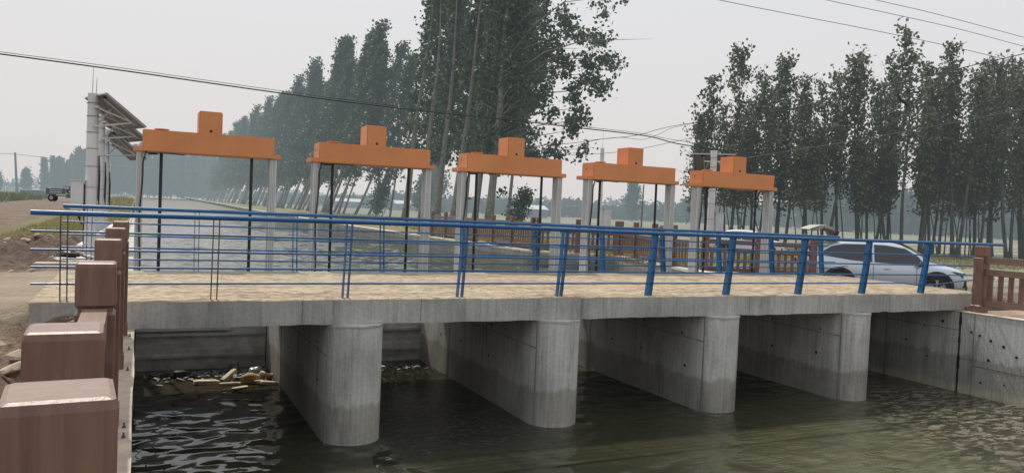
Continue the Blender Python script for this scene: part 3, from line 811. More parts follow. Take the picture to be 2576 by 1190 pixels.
# ------------------------------------------------------------------ solar monitoring poles
def solar_pole(label, x, y, z0, ztop, r, paz, pw, pl, tilt, zp, box, ant, group, sleeves=True, panel=True, lower=False):
    t = thing('solar_pole', label, 'solar pole', (x, y, z0), 0, group)
    H = ztop - z0
    m = MB(); m.tube([(0, 0, 0), (0, 0, H)], [r * 1.12, r * .96], 16); m.build('pole', M['white'], t, True)
    m = MB()
    for z in [H * k for k in (.12, .3, .42, .55, .66, .76, .86, .94)]: m.lathe((0, 0, z), (0, 0, 1), [(0, r * 1.13), (.008, r * 1.13)], 16)
    m.build('strap', simple('strap_grey', (.16, .15, .16), .7, bump=0), t)
    if panel:
        a = Vector((cos(paz), -sin(paz), 0)); f = Vector((sin(paz) * cos(tilt), cos(paz) * cos(tilt), -sin(tilt))); nrm = a.cross(f)
        if nrm.z < 0: nrm = -nrm
        c = Vector((0, 0, zp - z0)) + f * (pl / 2 - .1) + Vector((sin(paz), cos(paz), 0)) * (r + .02)
        m = MB(); m.obox(c, a * pw / 2, f * pl / 2, nrm * .006); p = m.build('solar_panel', M['solar'], t)
        m = MB(); m.obox(c + nrm * .0095, a * (pw / 2 - .02), f * (pl / 2 - .02), nrm * .003); m.build('cells', M['solarface'], p)
        m = MB()
        for s in (-1, 1):
            m.obox(c + a * s * pw / 2 - nrm * .012, a * .014, f * (pl / 2 + .014), nrm * .022)
            m.obox(c + f * s * pl / 2 - nrm * .012, a * (pw / 2 - .014), f * .014, nrm * .0215)
        m.build('frame', M['frame'], p)
        m = MB(); m.obox(c - a * pw * .28 + f * (-pl * .42) - nrm * .02, a * .05, f * .03, nrm * .014); m.obox(c + a * pw * .28 + f * (-pl * .42) - nrm * .02, a * .05, f * .03, nrm * .014); m.build('junction_box', M['rubber'], p)
        m = MB(); top = Vector((0, 0, zp - z0 - .05))
        for s in (-.25, .25):
            m.bar(top + a * s * .6 - Vector((0, 0, .15)), c + a * s * pw + f * pl * .3 - nrm * .04, .03, .03)
            m.bar(top + a * s * .6 - Vector((0, 0, .55)), c + a * s * pw + f * pl * .32 - nrm * .05, .03, .03)
            m.bar(c + a * s * pw - f * pl * .4 - nrm * .045, c + a * s * pw + f * pl * .4 - nrm * .045, .03, .02)
        m.bar(top + a * -.3 - Vector((0, 0, .15)), top + a * .3 - Vector((0, 0, .15)), .035, .035)
        m.bar(top + a * -.3 - Vector((0, 0, .55)), top + a * .3 - Vector((0, 0, .55)), .035, .035)
        m.bar(top - Vector((0, 0, .62)) - f * 0, top - Vector((0, 0, .15)) + Vector((sin(paz), cos(paz), 0)) * .35, .03, .03)
        m.build('bracket', M['white'], t)
    if box:
        bx, bz, bw_, bh = box
        m = MB(); m.box((bx - bw_ / 2, -.1, bz), (bx + bw_ / 2, .12, bz + bh), .01); b = m.build('cabinet', M['whitebox'], t)
        m = MB(); m.box((bx - bw_ / 2 - .02, -.12, bz + bh + .001), (bx + bw_ / 2 + .02, .14, bz + bh + .02)); m.build('cabinet_roof', M['white'], b)
        m = MB(); m.tube([(bx * .9, -.05, bz), (bx * .85, -.06, bz - .15), (bx * .6, -.05, bz - .3)], .015, 6); m.tube([(bx * .8, -.05, bz), (bx * .75, -.06, bz - .2)], .012, 6); m.build('cable', M['rubber'], b)
    m = MB()
    for (dx, h) in ant: m.tube([(dx, 0, H), (dx + .008, 0, H + h)], [.008, .004], 6)
    if ant: m.build('antenna', M['frame'], t)
    if sleeves:
        m = MB(); m.tube([(r + .02, -.03, H * .62), (r + .035, -.03, H * .5), (r + .03, -.03, H * .36), (r + .045, -.03, H * .30)], [.012, .022, .022, .006], 6); m.build('conduit', M['rubber'], t)
        if box:
            m = MB(); m.tube([(-r - .012, -.03, H * .44), (-r - .012, -.03, 0)], .014, 6); m.build('conduit', M['rubber'], t)
    return t
Rg = 'white poles with solar panels on the left bank'
solar_pole('thickest white strapped pole, front of three carrying solar panels on the left bank', -.91, 19.2, -1.36, 2.07, .112, radians(70), 1.3, 1.0, radians(37), 1.98, (-.26, .95, .24, .62), [(-.02, .58), (.05, .35)], Rg)
solar_pole('middle white pole with solar panel, just behind the front strapped pole', -.86, 22.1, -1.36, 2.02, .085, radians(70), 1.3, 1.05, radians(36), 1.90, None, [(.04, .25)], Rg)
solar_pole('rearmost and lowest of the three white solar poles left of the gates', -.84, 25.0, -1.36, 1.75, .078, radians(72), 1.3, 1.1, radians(40), 1.62, None, [], Rg)
solar_pole('slim white pole with a cabinet, behind the fourth orange gate', 17.1, 28.0, ZB + .0, 2.65, .085, 0, 1, 1, .5, 1, (.33, .95, .36, .85), [(.0, .7)], 'white poles on the right bank', False, False)
solar_pole('white pole carrying a tilted solar panel behind the rightmost orange gate', 17.35, 21.3, ZB - .1, 2.24, .11, radians(42), 1.33, 1.25, radians(30), 2.08, (.3, 1.05, .34, .82), [], 'white poles on the right bank', False, True)

# pad, hose and planks on the left
m = MB(); m.prism([(-1.62, 16.0), (-.45, 16.0), (-.45, 20.2), (-1.3, 20.2)], -1.6, -1.285); tag(m.build('concrete_pad', simple('pale_pad', (.45, .41, .35), .9)), 'pale concrete pad at the foot of the white solar poles', 'concrete pad')
m = MB(); pts = [(-1.22 + .16 * cos(a) + a * .008, 16.6 + .12 * sin(a), -1.25 + .05 * abs(sin(a * .5)) + a * .004) for a in [i * .35 for i in range(60)]]
m.tube(pts + [(-.8, 16.3, -1.2), (-.45, 16.5, -1.26)], .018, 6); tag(m.build('cable_coil', M['rubber'], smooth=True), 'loose coil of black cable lying on the pad by the white poles', 'cable')
lb = ['long pale plank lying on the left grass mound', 'upper pale plank crossing the left grass mound', 'short pale plank at the foot of the left grass mound']
for i, (a, b) in enumerate([((-3.6, 84, -.83), (-.55, 70, -1.0)), ((-3.3, 86, -.72), (-.7, 76, -.88)), ((-1.9, 72, -1.05), (-.4, 68, -1.08))]):
    m = MB(); m.bar(a, b, .22, .10); tag(m.build('plank', M['plank']), lb[i], 'plank', 'pale planks on the left bank')
m = MB(); m.bar((-13.2, 108, -1.12), (-8.6, 105, -1.16), .35, .12); tag(m.build('log', M['plank']), 'grey log lying across the dirt road edge beside the cargo trike', 'log')
m = MB(); m.bar((-1.1, 19.0, -1.15), (.0 - .45, 22.5, -.75), .10, .03); tag(m.build('metal_strip', M['white']), 'white metal strip leaning behind the foot of the solar poles', 'metal strip')

# ------------------------------------------------------------------ cables
def wire(name, label, pts, r, mat='cable', n=5, group=None, cat='cable'):
    P_ = [Vector(p) for p in pts]; out = []
    for i in range(len(P_) - 1):
        p0, p1, p2, p3 = P_[max(i - 1, 0)], P_[i], P_[i + 1], P_[min(i + 2, len(P_) - 1)]
        for k in range(6):
            t = k / 6; out.append(.5 * ((2 * p1) + (p2 - p0) * t + (2 * p0 - 5 * p1 + 4 * p2 - p3) * t * t + (3 * p1 - p0 - 3 * p2 + p3) * t ** 3))
    out.append(P_[-1]); m = MB(); m.tube(out, r, n, False); o = m.build(name, M[mat], smooth='all'); tag(o, label, cat, group); return o
A = [(-6, 26, 3.74), (-3.53, 26.0, 3.66), (-.59, 26.0, 3.55), (1.35, 26.0, 3.46), (3.3, 26.0, 3.37), (5.4, 26.0, 3.29), (7.8, 26.0, 3.23), (9.94, 26.0, 3.20), (12.24, 26.0, 3.18), (15.22, 26.0, 3.13), (16.63, 26.0, 3.11), (18.1, 26.0, 3.05), (19.64, 26.0, 2.86), (23.3, 26.0, 2.74), (30, 26.5, 2.6)]
wire('overhead_cable', 'thick black overhead cable sagging across the whole picture in front of the trees', A, .021)
wire('overhead_cable', 'thin wire running just above the thick black overhead cable', [(-6, 26.3, 3.84), (-3.57, 26.3, 3.76), (-.6, 26.3, 3.66), (3.34, 26.3, 3.48), (7.89, 26.3, 3.32), (15.39, 26.3, 3.23), (17.93, 26.3, 3.18), (19.86, 26.3, 3.03), (26, 26.3, 2.9)], .009)
Bc = [(24, 30, 4.6), (28.5, 30, 5.4), (31.94, 30.0, 6.35), (35.88, 30.0, 7.41), (39.82, 30.0, 8.5), (43.09, 30.0, 9.40), (46.78, 30.0, 10.38), (52, 30, 11.9)]
wire('overhead_cable', 'black cable rising to the upper right across the young trees, a coil hanging from it', Bc, .028)
cm = MB(); 
for q in range(3): cm.tube([(36.95 + (.40 + .02 * q) * cos(a), 30 + .03 * q, 7.05 + (.36 + .02 * q) * sin(a)) for a in [i * .3 for i in range(22)]], .035, 6)
cm.tube([(36.9, 30, 6.7), (37.25, 30, 6.5), (37.2, 30, 6.25), (36.95, 30, 6.0)], [.05, .13, .12, .03], 6)
tag(cm.build('cable_coil', M['cable'], smooth=True), 'round coil of spare black cable hanging high before the young trees', 'cable')
hv = 'high voltage lines in the upper right sky'
wire('power_line', 'lowest of the three long grey power lines in the upper right sky', [(30, 60, 20.6), (48.35, 60.0, 20.29), (57.94, 60.0, 20.22), (68.93, 60.0, 20.18), (81.34, 60.0, 20.0), (93.68, 60.0, 19.6), (115, 60, 18.9)], .035, 'wire', group=hv)
wire('power_line', 'middle one of the three grey power lines in the upper right sky', [(40, 60, 22.6), (61.22, 60.0, 22.3), (68.76, 60.0, 22.25), (81.14, 60.0, 22.1), (93.47, 60.0, 21.6), (115, 60, 20.8)], .035, 'wire', group=hv)
wire('power_line', 'topmost of the three grey power lines in the upper right sky', [(45, 60, 23.9), (67.54, 60.0, 23.35), (77.81, 60.0, 23.2), (93.37, 60.0, 22.63), (115, 60, 21.8)], .035, 'wire', group=hv)
wire('service_wire', 'upper thin twisted wire between the big trees and the young trees', [(16, 40, 3.1), (21.89, 40.0, 3.85), (23.97, 40.0, 4.24), (26.7, 40.0, 4.7), (28.39, 40.0, 5.22), (30.14, 40.0, 5.65), (34, 40.0, 6.4)], .016)
wire('service_wire', 'loosely looping thin wire beneath the upper twisted wire', [(21.39, 40.1, 3.59), (22.41, 40.1, 3.71), (23.98, 40.1, 4.21), (25.6, 40.1, 4.5), (27.28, 40.1, 4.51), (28.41, 40.1, 4.91), (29.55, 40.1, 5.43), (32.5, 40.1, 6.1)], .012)
wire('service_wire', 'lowest thin wire crossing the sky above the fourth orange gate', [(18, 40, 3.05), (20.9, 40.0, 3.15), (24.02, 40.0, 3.43), (26.75, 40.0, 3.86), (30.19, 40.0, 4.71), (34, 40, 5.6)], .013)
wire('service_wire', 'pale wire from the right solar pole climbing across the young trees', [(17.35, 21.3, 2.2), (20.2, 24.0, 2.22), (23.56, 24.0, 2.83), (27.94, 24.0, 3.68), (32.85, 24.0, 4.71), (37.69, 24.0, 5.74), (44, 24, 7)], .010, 'wire')
wire('power_line', 'faint far power line over the distant left trees', [(-80, 330, 12.6), (-51.33, 330.0, 11.7), (-38.96, 330.0, 11.89), (-17.19, 330.0, 10.32), (9.51, 330.0, 9.5), (50.55, 330.0, 9.6), (90, 330, 11)], .10, 'wire')

def pole(label, x, y, z0, h, r, dx=0, arm=False):
    t = thing('utility_pole', label, 'pole', (x, y, z0))
    m = MB(); m.tube([(0, 0, 0), (dx, 0, h)], [r, r * .7], 10); m.build('shaft', M['woodpole'], t, True)
    if arm: m = MB(); m.bar((dx - .5, 0, h - .4), (dx + .5, 0, h - .4), .1, .1); m.build('crossarm', M['woodpole'], t)
pole('grey utility pole standing far off beyond the dirt road on the left', -39.0, 330, -1.8, 14.3, .45, -.8)
pole('dark pole between the leaning row and the bare tall trunks', 34.7, 117.8, -2.3, 7.6, .16, .9)
pole('thin dark pole standing alone in the distant fields', 63.3, 92.5, -2.4, 6.6, .12, .1)

# ------------------------------------------------------------------ trees
def leaf_mesh(name, centres, size, mat, seed, droop=.3, jitter=.35):
    rng = np.random.default_rng(seed); n = len(centres)
    a = rng.normal(size=(n, 3)); a[:, 2] -= droop; a /= np.linalg.norm(a, axis=1)[:, None]
    b = rng.normal(size=(n, 3)); b -= (b * a).sum(1)[:, None] * a; b /= np.linalg.norm(b, axis=1)[:, None]
    s = size * (1 + jitter * rng.uniform(-1, 1, n))[:, None]
    P_ = np.stack([centres - a * s * .5, centres + b * s * .38, centres + a * s * .5, centres - b * s * .38], 1).reshape(-1, 3)
    me = bpy.data.meshes.new(name); me.vertices.add(4 * n); me.vertices.foreach_set('co', P_.astype(np.float32).ravel())
    me.loops.add(4 * n); me.loops.foreach_set('vertex_index', np.arange(4 * n, dtype=np.int32))
    me.polygons.add(n); me.polygons.foreach_set('loop_start', np.arange(0, 4 * n, 4, dtype=np.int32)); me.polygons.foreach_set('loop_total', np.full(n, 4, dtype=np.int32))
    me.update(); me.validate(); me.materials.append(mat); return me

def make_tree(seed, h, r0, lean, crown0, spread, nb, leaves, lsize, leafm, barkm, wind=(1, 0), cluster=.5, tip=1.0, asym=None, fork=None, sides=9, curve=1.4, wob=.15, twigs=5, low=(), back=False, keepx=None, streak=.5, steep=False):
    rg = random.Random(seed); npr = np.random.default_rng(seed)
    def tp(t):
        return Vector((lean * h * (1 - max(0., 1 - t) ** curve) + wob * sin(t * 7 + seed) * t, wob * cos(t * 6 + seed * 2) * t, h * t))
    tm = MB(); N = 14
    pts = [tp(i / N) for i in range(N + 1)]
    rad = [r0 * (1.25 if i == 0 else 1.0) * (1 - .93 * (i / N) ** .9) for i in range(N + 1)]
    tm.tube(pts, rad, sides)
    cl = []
    if fork:
        tf, fx, fy = fork; p = tp(tf); q = [p + Vector((fx * u, fy * u, (h - p.z) * .95 * u ** .9)) for u in (0, .1, .3, .6, 1)]
        rr = r0 * (1 - .93 * tf ** .9) * .8; tm.tube(q, [rr, rr * .9, rr * .7, rr * .4, .02], sides)
        for k in range(nb // 3):
            u = rg.uniform(.3, 1); i = min(3, int(u * 4)); pp = q[i].lerp(q[i + 1], u * 4 - i); cl.append((pp + Vector((rg.gauss(0, .7), rg.gauss(0, .7), rg.gauss(0, .5))), .8))
    for k in range(nb):
        t = crown0 + (1 - crown0) * ((k + rg.random()) / nb) ** .95
        p = tp(t); az = k * 2.399 + rg.uniform(-.5, .5)
        u = (t - crown0) / (1 - crown0)
        Lb = spread * (min(1, .45 + u * 2.2) * (1 - u) ** .75 + .07) * rg.uniform(.7, 1.2)
        d = Vector((cos(az) + wind[0] * .22, sin(az) + wind[1] * .22, 0)); d /= max(.6, d.length)
        if asym: Lb *= 1 + asym[2] * max(0, d.x * asym[0] + d.y * asym[1])
        if back and d.y < -.15: Lb *= .35
        if keepx is not None and d.x < .05: Lb *= .3
        el = radians(rg.uniform(28, 58)) * (1 if not asym else .8) + u * .35
        if steep:                                             # poplar plumes: long, steep, bending with the wind
            Lb = spread * (.55 + 1.5 * (1 - u) ** .8) * rg.choice((.45, .7, .9, 1.1, 1.45)) * (.6 + .4 * min(1, u * 5)); el = radians(rg.uniform(50, 72))
        e = p + Vector((d.x * cos(el), d.y * cos(el), sin(el))) * Lb * .6 ; e2 = e + Vector((d.x * cos(el) * .9 + wind[0] * .25, d.y * cos(el) * .9 + wind[1] * .25, sin(el) * .35)) * Lb * .5
        rb_ = max(.012, r0 * .30 * (1 - t * .75) * (.5 + .5 * Lb / spread))
        tm.tube([p, p.lerp(e, .5) + Vector((0, 0, .05 * Lb)), e, e2], [rb_, rb_ * .75, rb_ * .45, .008], 5)
        for q in range(twigs):
            f = rg.uniform(.35 if not steep else .25, 1.15); base = p.lerp(e, min(1, f / .7)) if f < .7 else e.lerp(e2, min(1.1, (f - .7) / .4))
            off = Vector((rg.gauss(0, 1), rg.gauss(0, 1), rg.gauss(0, .75))) * ((.16 if not steep else .085) * Lb + .12)
            c_ = base + off; cl.append((c_, rg.uniform(.5, 1.1)))
            if q % 2 == 0: tm.tube([base, base.lerp(c_, .6) + Vector((0, 0, .03)), c_], [rb_ * .3, rb_ * .2, .006], 3, False)
    for k in range(int(nb * .12) + 3):                        # leader tuft
        u = rg.uniform(.86, 1.03); cl.append((tp(u) + Vector((rg.gauss(0, .25) * tip + wind[0] * .15, rg.gauss(0, .25) * tip, rg.gauss(0, .3))), .6))
    for (t, dx, dz, s) in low:
        q = tp(t) + Vector((dx, rg.gauss(0, .3) + (2 if dx > 3 else 0), dz)); cl.append((q, s))
        if dx > 3:
            b0 = tp(max(.12, t - .10)); tm.tube([b0, b0.lerp(q, .45) + Vector((0, 0, .8)), q], [.09, .05, .012], 5)
            for _ in range(4): cl.append((b0.lerp(q, rg.uniform(.55, 1.05)) + Vector((rg.gauss(0, .5), rg.gauss(0, .6), rg.gauss(.2, .5))), s * .8))
    w = np.array([c[1] for c in cl]); w = w ** 2; w /= w.sum()
    idx = npr.choice(len(cl), size=leaves, p=w)
    C = np.array([tuple(c[0]) for c in cl])[idx]; S = np.array([c[1] for c in cl])[idx][:, None] * cluster
    g_ = npr.normal(size=(leaves, 3)); g_[:, 2] *= .8; rr = np.linalg.norm(g_, axis=1)[:, None]
    C = C + g_ * S * .62 + np.array([wind[0], wind[1], 0]) * S * .4 * npr.uniform(0, 1, (leaves, 1))
    st = npr.normal(size=(leaves, 1)) * S * streak
    C = C + st * np.array([.45 * np.sign(wind[0] + .01), .1, .85])
    if back:
        fl = npr.random(leaves) < back; C[:, 1] = np.where(fl, np.abs(C[:, 1]) + .15, C[:, 1])
    if keepx is not None:
        tx = lean * h * (1 - np.clip(1 - C[:, 2] / h, 0, 1) ** curve) + keepx; C[:, 0] = np.where(C[:, 0] < tx, 2 * tx - C[:, 0], C[:, 0])
    me_l = leaf_mesh('crown', C, lsize, leafm, seed)
    tmesh = bpy.data.meshes.new('trunk'); tmesh.from_pydata(tm.v, [], tm.f); tmesh.update()
    for p in tmesh.polygons: p.use_smooth = True
    tmesh.materials.append(barkm)
    return tmesh, me_l
def plant(name, meshes, loc, label, cat='tree', group=None, rz=0, s=1.0, sz=None):
    t = thing(name, label, cat, loc, rz, group); t.scale = (s, s, sz or s)
    for nm, me in zip(('trunk', 'crown'), meshes):
        o = bpy.data.objects.new(nm, me); COL.objects.link(o); o.parent = t
    return t

# tall trunks at the end of the row
cg = 'tall bare trunked poplars behind the middle gate'
CL = [(24.4, 77.5, .085, (.47, 3.0, .5), 'first tall trunk from the left in the bare trunked group, forking high up'),
      (25.0, 74.0, .055, None, 'second tall trunk from the left in the bare trunked group'),
      (25.1, 70.0, .065, None, 'third tall trunk from the left, with a pale band near its foot'),
      (25.2, 66.0, .095, None, 'fourth tall trunk from the left, leaning right with a kink near its foot'),
      (25.3, 61.3, .080, None, 'fifth tall trunk from the left, slimmer than its neighbours'),
      (25.6, 59.0, .055, (.30, 4.5, 2.0), 'rightmost thick trunk of the tall group, its crown spreading far to the right')]
for i, (x, y, ln_, fk, lab) in enumerate(CL):
    last = i == 5
    me = make_tree(40 + i, 24 if i < 5 else 31, .36 if i != 4 else .28, ln_, .24 if not last else .17, 1.9 if not last else 9.6, 26 if not last else 90, 2600 if not last else 38000, .38 if not last else .36, M['leaf'], M['bark'],
                   (1.2, .8), .75 if not last else .72, asym=(.95, .3, .55 if not last else .75), fork=fk, curve=1.1, wob=.25, twigs=6, back=(.8 if last else 1.0), keepx=None if not last else -.6, low=((.10, .9, 0, .45), (.13, -.8, .3, .4)) if i in (1, 3) else (() if not last else ((.10, .9, 0, .45), (.25, 9.3, -.4, .8), (.28, 8.0, .2, .9), (.31, 9.0, .3, .9), (.35, 8.6, 0, 1.0), (.40, 10.3, .3, 1.0), (.45, 9.6, 0, 1.0), (.50, 11.2, 0, 1.0), (.55, 10.4, .3, 1.0))))
    t = plant('poplar_tree', me, (x, y, -1.75), lab, group=cg)
    if i in (2, 3):
        b = MB(); b.tube([(.02, 0, .55), (.025, 0, .95)], .42, 12); b.build('painted_band', M['band'], t, True)
for i, (x, y, sp, lab) in enumerate([(30.5, 86, 5.0, 'slim poplar half hidden behind the first and second tall trunks'), (33.5, 84, 5.5, 'poplar with dense crown standing behind the fourth tall trunk'), (37.0, 80, 6.0, 'broad crowned poplar standing behind the rightmost thick trunk')]):
    me = make_tree(140 + i, 27, .22, .06, .24, sp * .5, 56, 9500, .42, M['leaf'], M['bark'], (1.2, .4), .62, steep=True, asym=(1, 0, .3), curve=1.2, wob=.3, twigs=6, tip=1.6)
    plant('poplar_tree', me, (x, y, -2.2), lab, group='second line of poplars behind the tall trunks')
# dense leaning row
rowv = [make_tree(60 + k, 25.5, .20, .24, (.16, .26, .14, .30, .20)[k], (2.5, 2.1, 2.8, 2.2, 2.6)[k], 50, (5200, 4000, 5600, 4200, 4800)[k], .44, M['leaf'], M['bark'], (2.0, .3), .50, asym=(1, 0, .5), curve=1.4 + .2 * k, wob=.45, twigs=6, tip=1.3, streak=1.0, steep=True) for k in range(5)]
y = 106; i = 0; rg = random.Random(3)
while y < 330:
    s = rg.uniform(.84, 1.07)
    if y < 125: s *= .97
    plant('poplar_tree', rowv[i % 5], (24.0 + rg.uniform(-1, 1) + (y - 106) * .0, y, -1.7), 'tall wind bent poplar in the dense leaning row on the far canal bank', group='poplars in the dense leaning row', rz=rg.uniform(-.35, .35), s=s * rg.uniform(.92, 1.0), sz=s)
    if i % 2 == 0: plant('poplar_tree', rowv[(i + 2) % 5], (28.5 + rg.uniform(-1, 1), y + 2, -1.8), 'tall wind bent poplar in the dense leaning row on the far canal bank', group='poplars in the dense leaning row', rz=rg.uniform(-.35, .35), s=s * .95, sz=s * .98)
    y += rg.uniform(3.4, 4.6) * (1 if y < 220 else 1.7); i += 1
beltv = [make_tree(170 + k, 25, .22, .03, .06, (3.4, 4.2, 3.0)[k], 46, 5200, .75, M['leaf'], M['bark'], (.8, 0), .95, curve=1.2, twigs=6, tip=2.5) for k in range(3)]
# hazy trees closing the canal
for k in range(64):
    x = -39 + k * 1.18 + rg.uniform(-1, 1); s = rg.uniform(.72, 1.0) * (.66 + .34 * sm(-40, -8, x))
    plant('poplar_tree', beltv[k % 3], (x, 425 + rg.uniform(-20, 20), -1.8), 'blue hazed tree in the far belt that closes the end of the canal', group='hazy trees at the end of the canal', rz=rg.uniform(0, 6), s=s * 1.15, sz=s * 1.02)

# young plantation on the right
pv_ = [make_tree(90 + k, 13, .14, (-.05, -.10, .03, -.08, -.02)[k], (.22, .36, .17, .40, .28)[k], (1.25, .95, 1.45, .9, 1.1)[k], 36, (1350, 950, 1700, 850, 1150)[k], .26, M['leaf2'], M['bark2'], (.7, .2), .34, asym=None, curve=1.3, wob=.3, twigs=5, tip=.9, sides=7, streak=.9, steep=True) for k in range(5)]
thin = [make_tree(120 + k, 9.5, .06, (-.10, -.16, .05)[k], .42, .9, 22, 1300, .21, M['leaf2'], M['bark2'], (-.3, .2), .40, curve=1.6, wob=.2, twigs=4, sides=6) for k in range(3)]
tops = [(40.9, 52.0, 8.1, 2), (42.0, 52.0, 11.0, 0), (42.8, 50.0, 13.2, 2), (44.78, 50.0, 10.0, 4), (47.48, 50.0, 13.0, 2), (50.51, 50.0, 10.39, 4), (48.92, 46.0, 13.0, 1), (52.3, 48.0, 11.8, 3), (52.39, 46.0, 12.9, 3), (56.62, 48.0, 12.4, 1), (55.75, 46.0, 13.3, 4), (52.45, 42.0, 14.4, 1), (56.99, 44.0, 12.58, 0), (55.56, 40.0, 13.3, 3), (60.82, 42.0, 12.9, 0), (59.84, 40.0, 12.04, 2), (59.2, 38.0, 11.2, 4), (63.6, 40.0, 13.4, 1), (46.0, 47.5, 11.0, 3), (53.8, 44.5, 11.2, 1), (57.5, 41.5, 11.8, 3), (44.0, 54, 9.5, 1), (49.5, 53, 11, 0), (62.0, 46, 12, 2), (46.5, 51, 9, 1), (50.0, 49, 9.5, 3), (54.5, 47, 10, 0), (58.5, 44, 10, 3), (61.0, 41, 10.5, 4), (43.5, 51.5, 7.5, 3), (57.0, 39, 10, 1), (64.5, 43, 12, 3),
        (45.6, 49, 11.3, 1), (46.6, 53, 9.8, 3), (49.6, 47, 10.9, 1), (51.2, 45, 11.6, 3), (53.8, 41.5, 12.0, 1), (56.2, 42.5, 11.0, 3), (58.0, 37.5, 12.3, 1), (60.2, 43, 11.6, 3), (61.8, 38.5, 12.0, 1), (48.2, 50.5, 11.7, 4), (54.6, 39.0, 11.3, 3), (62.8, 37.0, 11.0, 3)]
plab = 'young dark poplar in the plantation behind the silver car'
for i, (x, y, zt, v) in enumerate(tops):
    hgt = zt + 2.35; s = hgt / 13.0
    lab = plab
    if i == 2: lab = 'leftmost tall full crowned young poplar, rising behind the rightmost gate'
    if i == 11: lab = 'tallest young poplar with a slim tip, rising over the others on the right'
    plant('young_poplar_tree', pv_[v], (x, y, -2.32), lab, group='young poplars on the right', rz=rg.uniform(-.5, .5) + (0 if i % 3 else pi), s=min(1.1, s), sz=s)
for i in range(44):
    x = 42.5 + rg.random() * 21; y = 52 - (x - 42.5) * .60 + rg.uniform(-4, 4)
    plant('sapling_tree', thin[i % 3], (x, y, -2.32), 'thin slanting sapling among the young poplars on the right', group='thin saplings on the right', rz=rg.uniform(-.7, .7), s=1.0, sz=rg.uniform(.75, 1.15))
# background belt behind the plantation and the fields
def belt(name, label, spans, seed, lsize, mat, n):
    r = np.random.default_rng(seed); C = []
    for (x0, y0, x1, y1, h, dens) in spans:
        L = math.hypot(x1 - x0, y1 - y0); k = int(L * dens); u = r.random(k)
        hh = h * (.75 + .25 * np.sin(u * L * .21) * np.sin(u * L * .043 + 1) + .15 * r.normal(size=k))
        zz = -2.3 + np.abs(hh) * np.sqrt(r.random(k))
        C.append(np.stack([x0 + (x1 - x0) * u + r.normal(size=k) * 3, y0 + (y1 - y0) * u + r.normal(size=k) * 3, zz], 1))
    C = np.concatenate(C); me = leaf_mesh(name, C, lsize, mat, seed); o = bpy.data.objects.new(name, me); COL.objects.link(o)
    tag(o, label, 'trees', kind='stuff'); return o
belt('distant_woodland', 'hazy far off belt of trees along the horizon behind the fields', [(95, 330, 190, 250, 6, 110), (190, 250, 240, 170, 8, 150), (180, 175, 260, 40, 14, 330), (60, 420, 100, 330, 5, 50), (220, 500, 600, 200, 11, 30), (30, 620, 220, 500, 8, 30), (-400, 560, -60, 600, 8, 20), (150, 110, 120, 10, 9, 0.1)], 5, 1.9, M['dist'], 0)
rt_ = make_tree(200, 9, .16, .0, .08, 3.0, 40, 5200, .55, M['dist'], M['bark2'], (0, 0), .8, curve=1, twigs=6, tip=2)
rt2 = make_tree(201, 16, .25, .0, .10, 3.9, 55, 6000, .7, M['dist'], M['bark2'], (0, 0), .9, curve=1, twigs=6)
plant('field_tree', rt2, (148, 222, -2.35), 'tall hazy lone tree with a pointed top, framed by the fourth gate', s=.95)
plant('field_tree', rt_, (160, 205, -2.35), 'hazy rounder tree right of the tall lone tree in the fields', s=1.15)
plant('field_tree', rt_, (72, 205, -2.35), 'pale hazy tree at the field edge behind the leaning row', s=1.6)
plant('field_tree', rt_, (58, 170, -2.35), 'small hazy tree low behind the right end of the leaning row', s=1.0)
plant('field_tree', rt_, (-44, 400, -1.5), 'small round hazy tree beside the far utility pole', s=1.05)
plant('field_tree', rt_, (-57, 420, -1.5), 'round hazy tree at the left edge of the picture', s=.9)
bs = make_tree(210, 4.2, .05, .12, .10, 1.6, 20, 1300, .30, M['leaf'], M['bark'], (.5, 0), .55, curve=1.2, twigs=5)
plant('shrub', bs, (27.8, 100, -1.9), 'bushy leafy sapling at the foot of the leaning row', 'shrub')
plant('shrub', bs, (29.6, 62, -1.9), 'sparse leafy shoot right of the tall trunks', 'shrub', s=.8)

# ------------------------------------------------------------------ grass and weeds
def blades(name, label, patches, seed, mat, cat='grass'):
    r = np.random.default_rng(seed); V = []
    for (x0, x1, y0, y1, n, h, zfn, w) in patches:
        x = r.uniform(x0, x1, n); y = r.uniform(y0, y1, n)
        keep = np.array([fbm(a, b, .5, 3, 4.4) > -.25 for a, b in zip(x, y)]); x, y = x[keep], y[keep]
        z = np.array([zfn(a, b) for a, b in zip(x, y)]) - .01; k = len(x)
        hh = h * r.uniform(.4, 1.1, k); ang = r.uniform(0, 2 * pi, k); dx, dy = np.cos(ang), np.sin(ang); ln = r.normal(0, .35, (k, 2)) * hh[:, None]
        a = np.stack([x - dx * w, y - dy * w, z], 1); b = np.stack([x + dx * w, y + dy * w, z], 1); c_ = np.stack([x + ln[:, 0], y + ln[:, 1], z + hh], 1)
        V.append(np.stack([a, b, c_], 1))
    V = np.concatenate(V); n = len(V); me = bpy.data.meshes.new(name); me.vertices.add(3 * n); me.vertices.foreach_set('co', V.astype(np.float32).ravel())
    me.loops.add(3 * n); me.loops.foreach_set('vertex_index', np.arange(3 * n, dtype=np.int32)); me.polygons.add(n)
    me.polygons.foreach_set('loop_start', np.arange(0, 3 * n, 3, dtype=np.int32)); me.polygons.foreach_set('loop_total', np.full(n, 3, dtype=np.int32)); me.update()
    me.materials.append(mat); o = bpy.data.objects.new(name, me); COL.objects.link(o); tag(o, label, cat, kind='stuff')
blades('grass', 'short yellowish grass on the left bank behind the bridge', [(-3.4, -.5, 24, 44, 9000, .16, zl, .012), (-4.6, -.5, 62, 110, 7000, .45, zl, .05), (-3, -.45, 44, 62, 3000, .2, zl, .02)], 3, M['dry'])
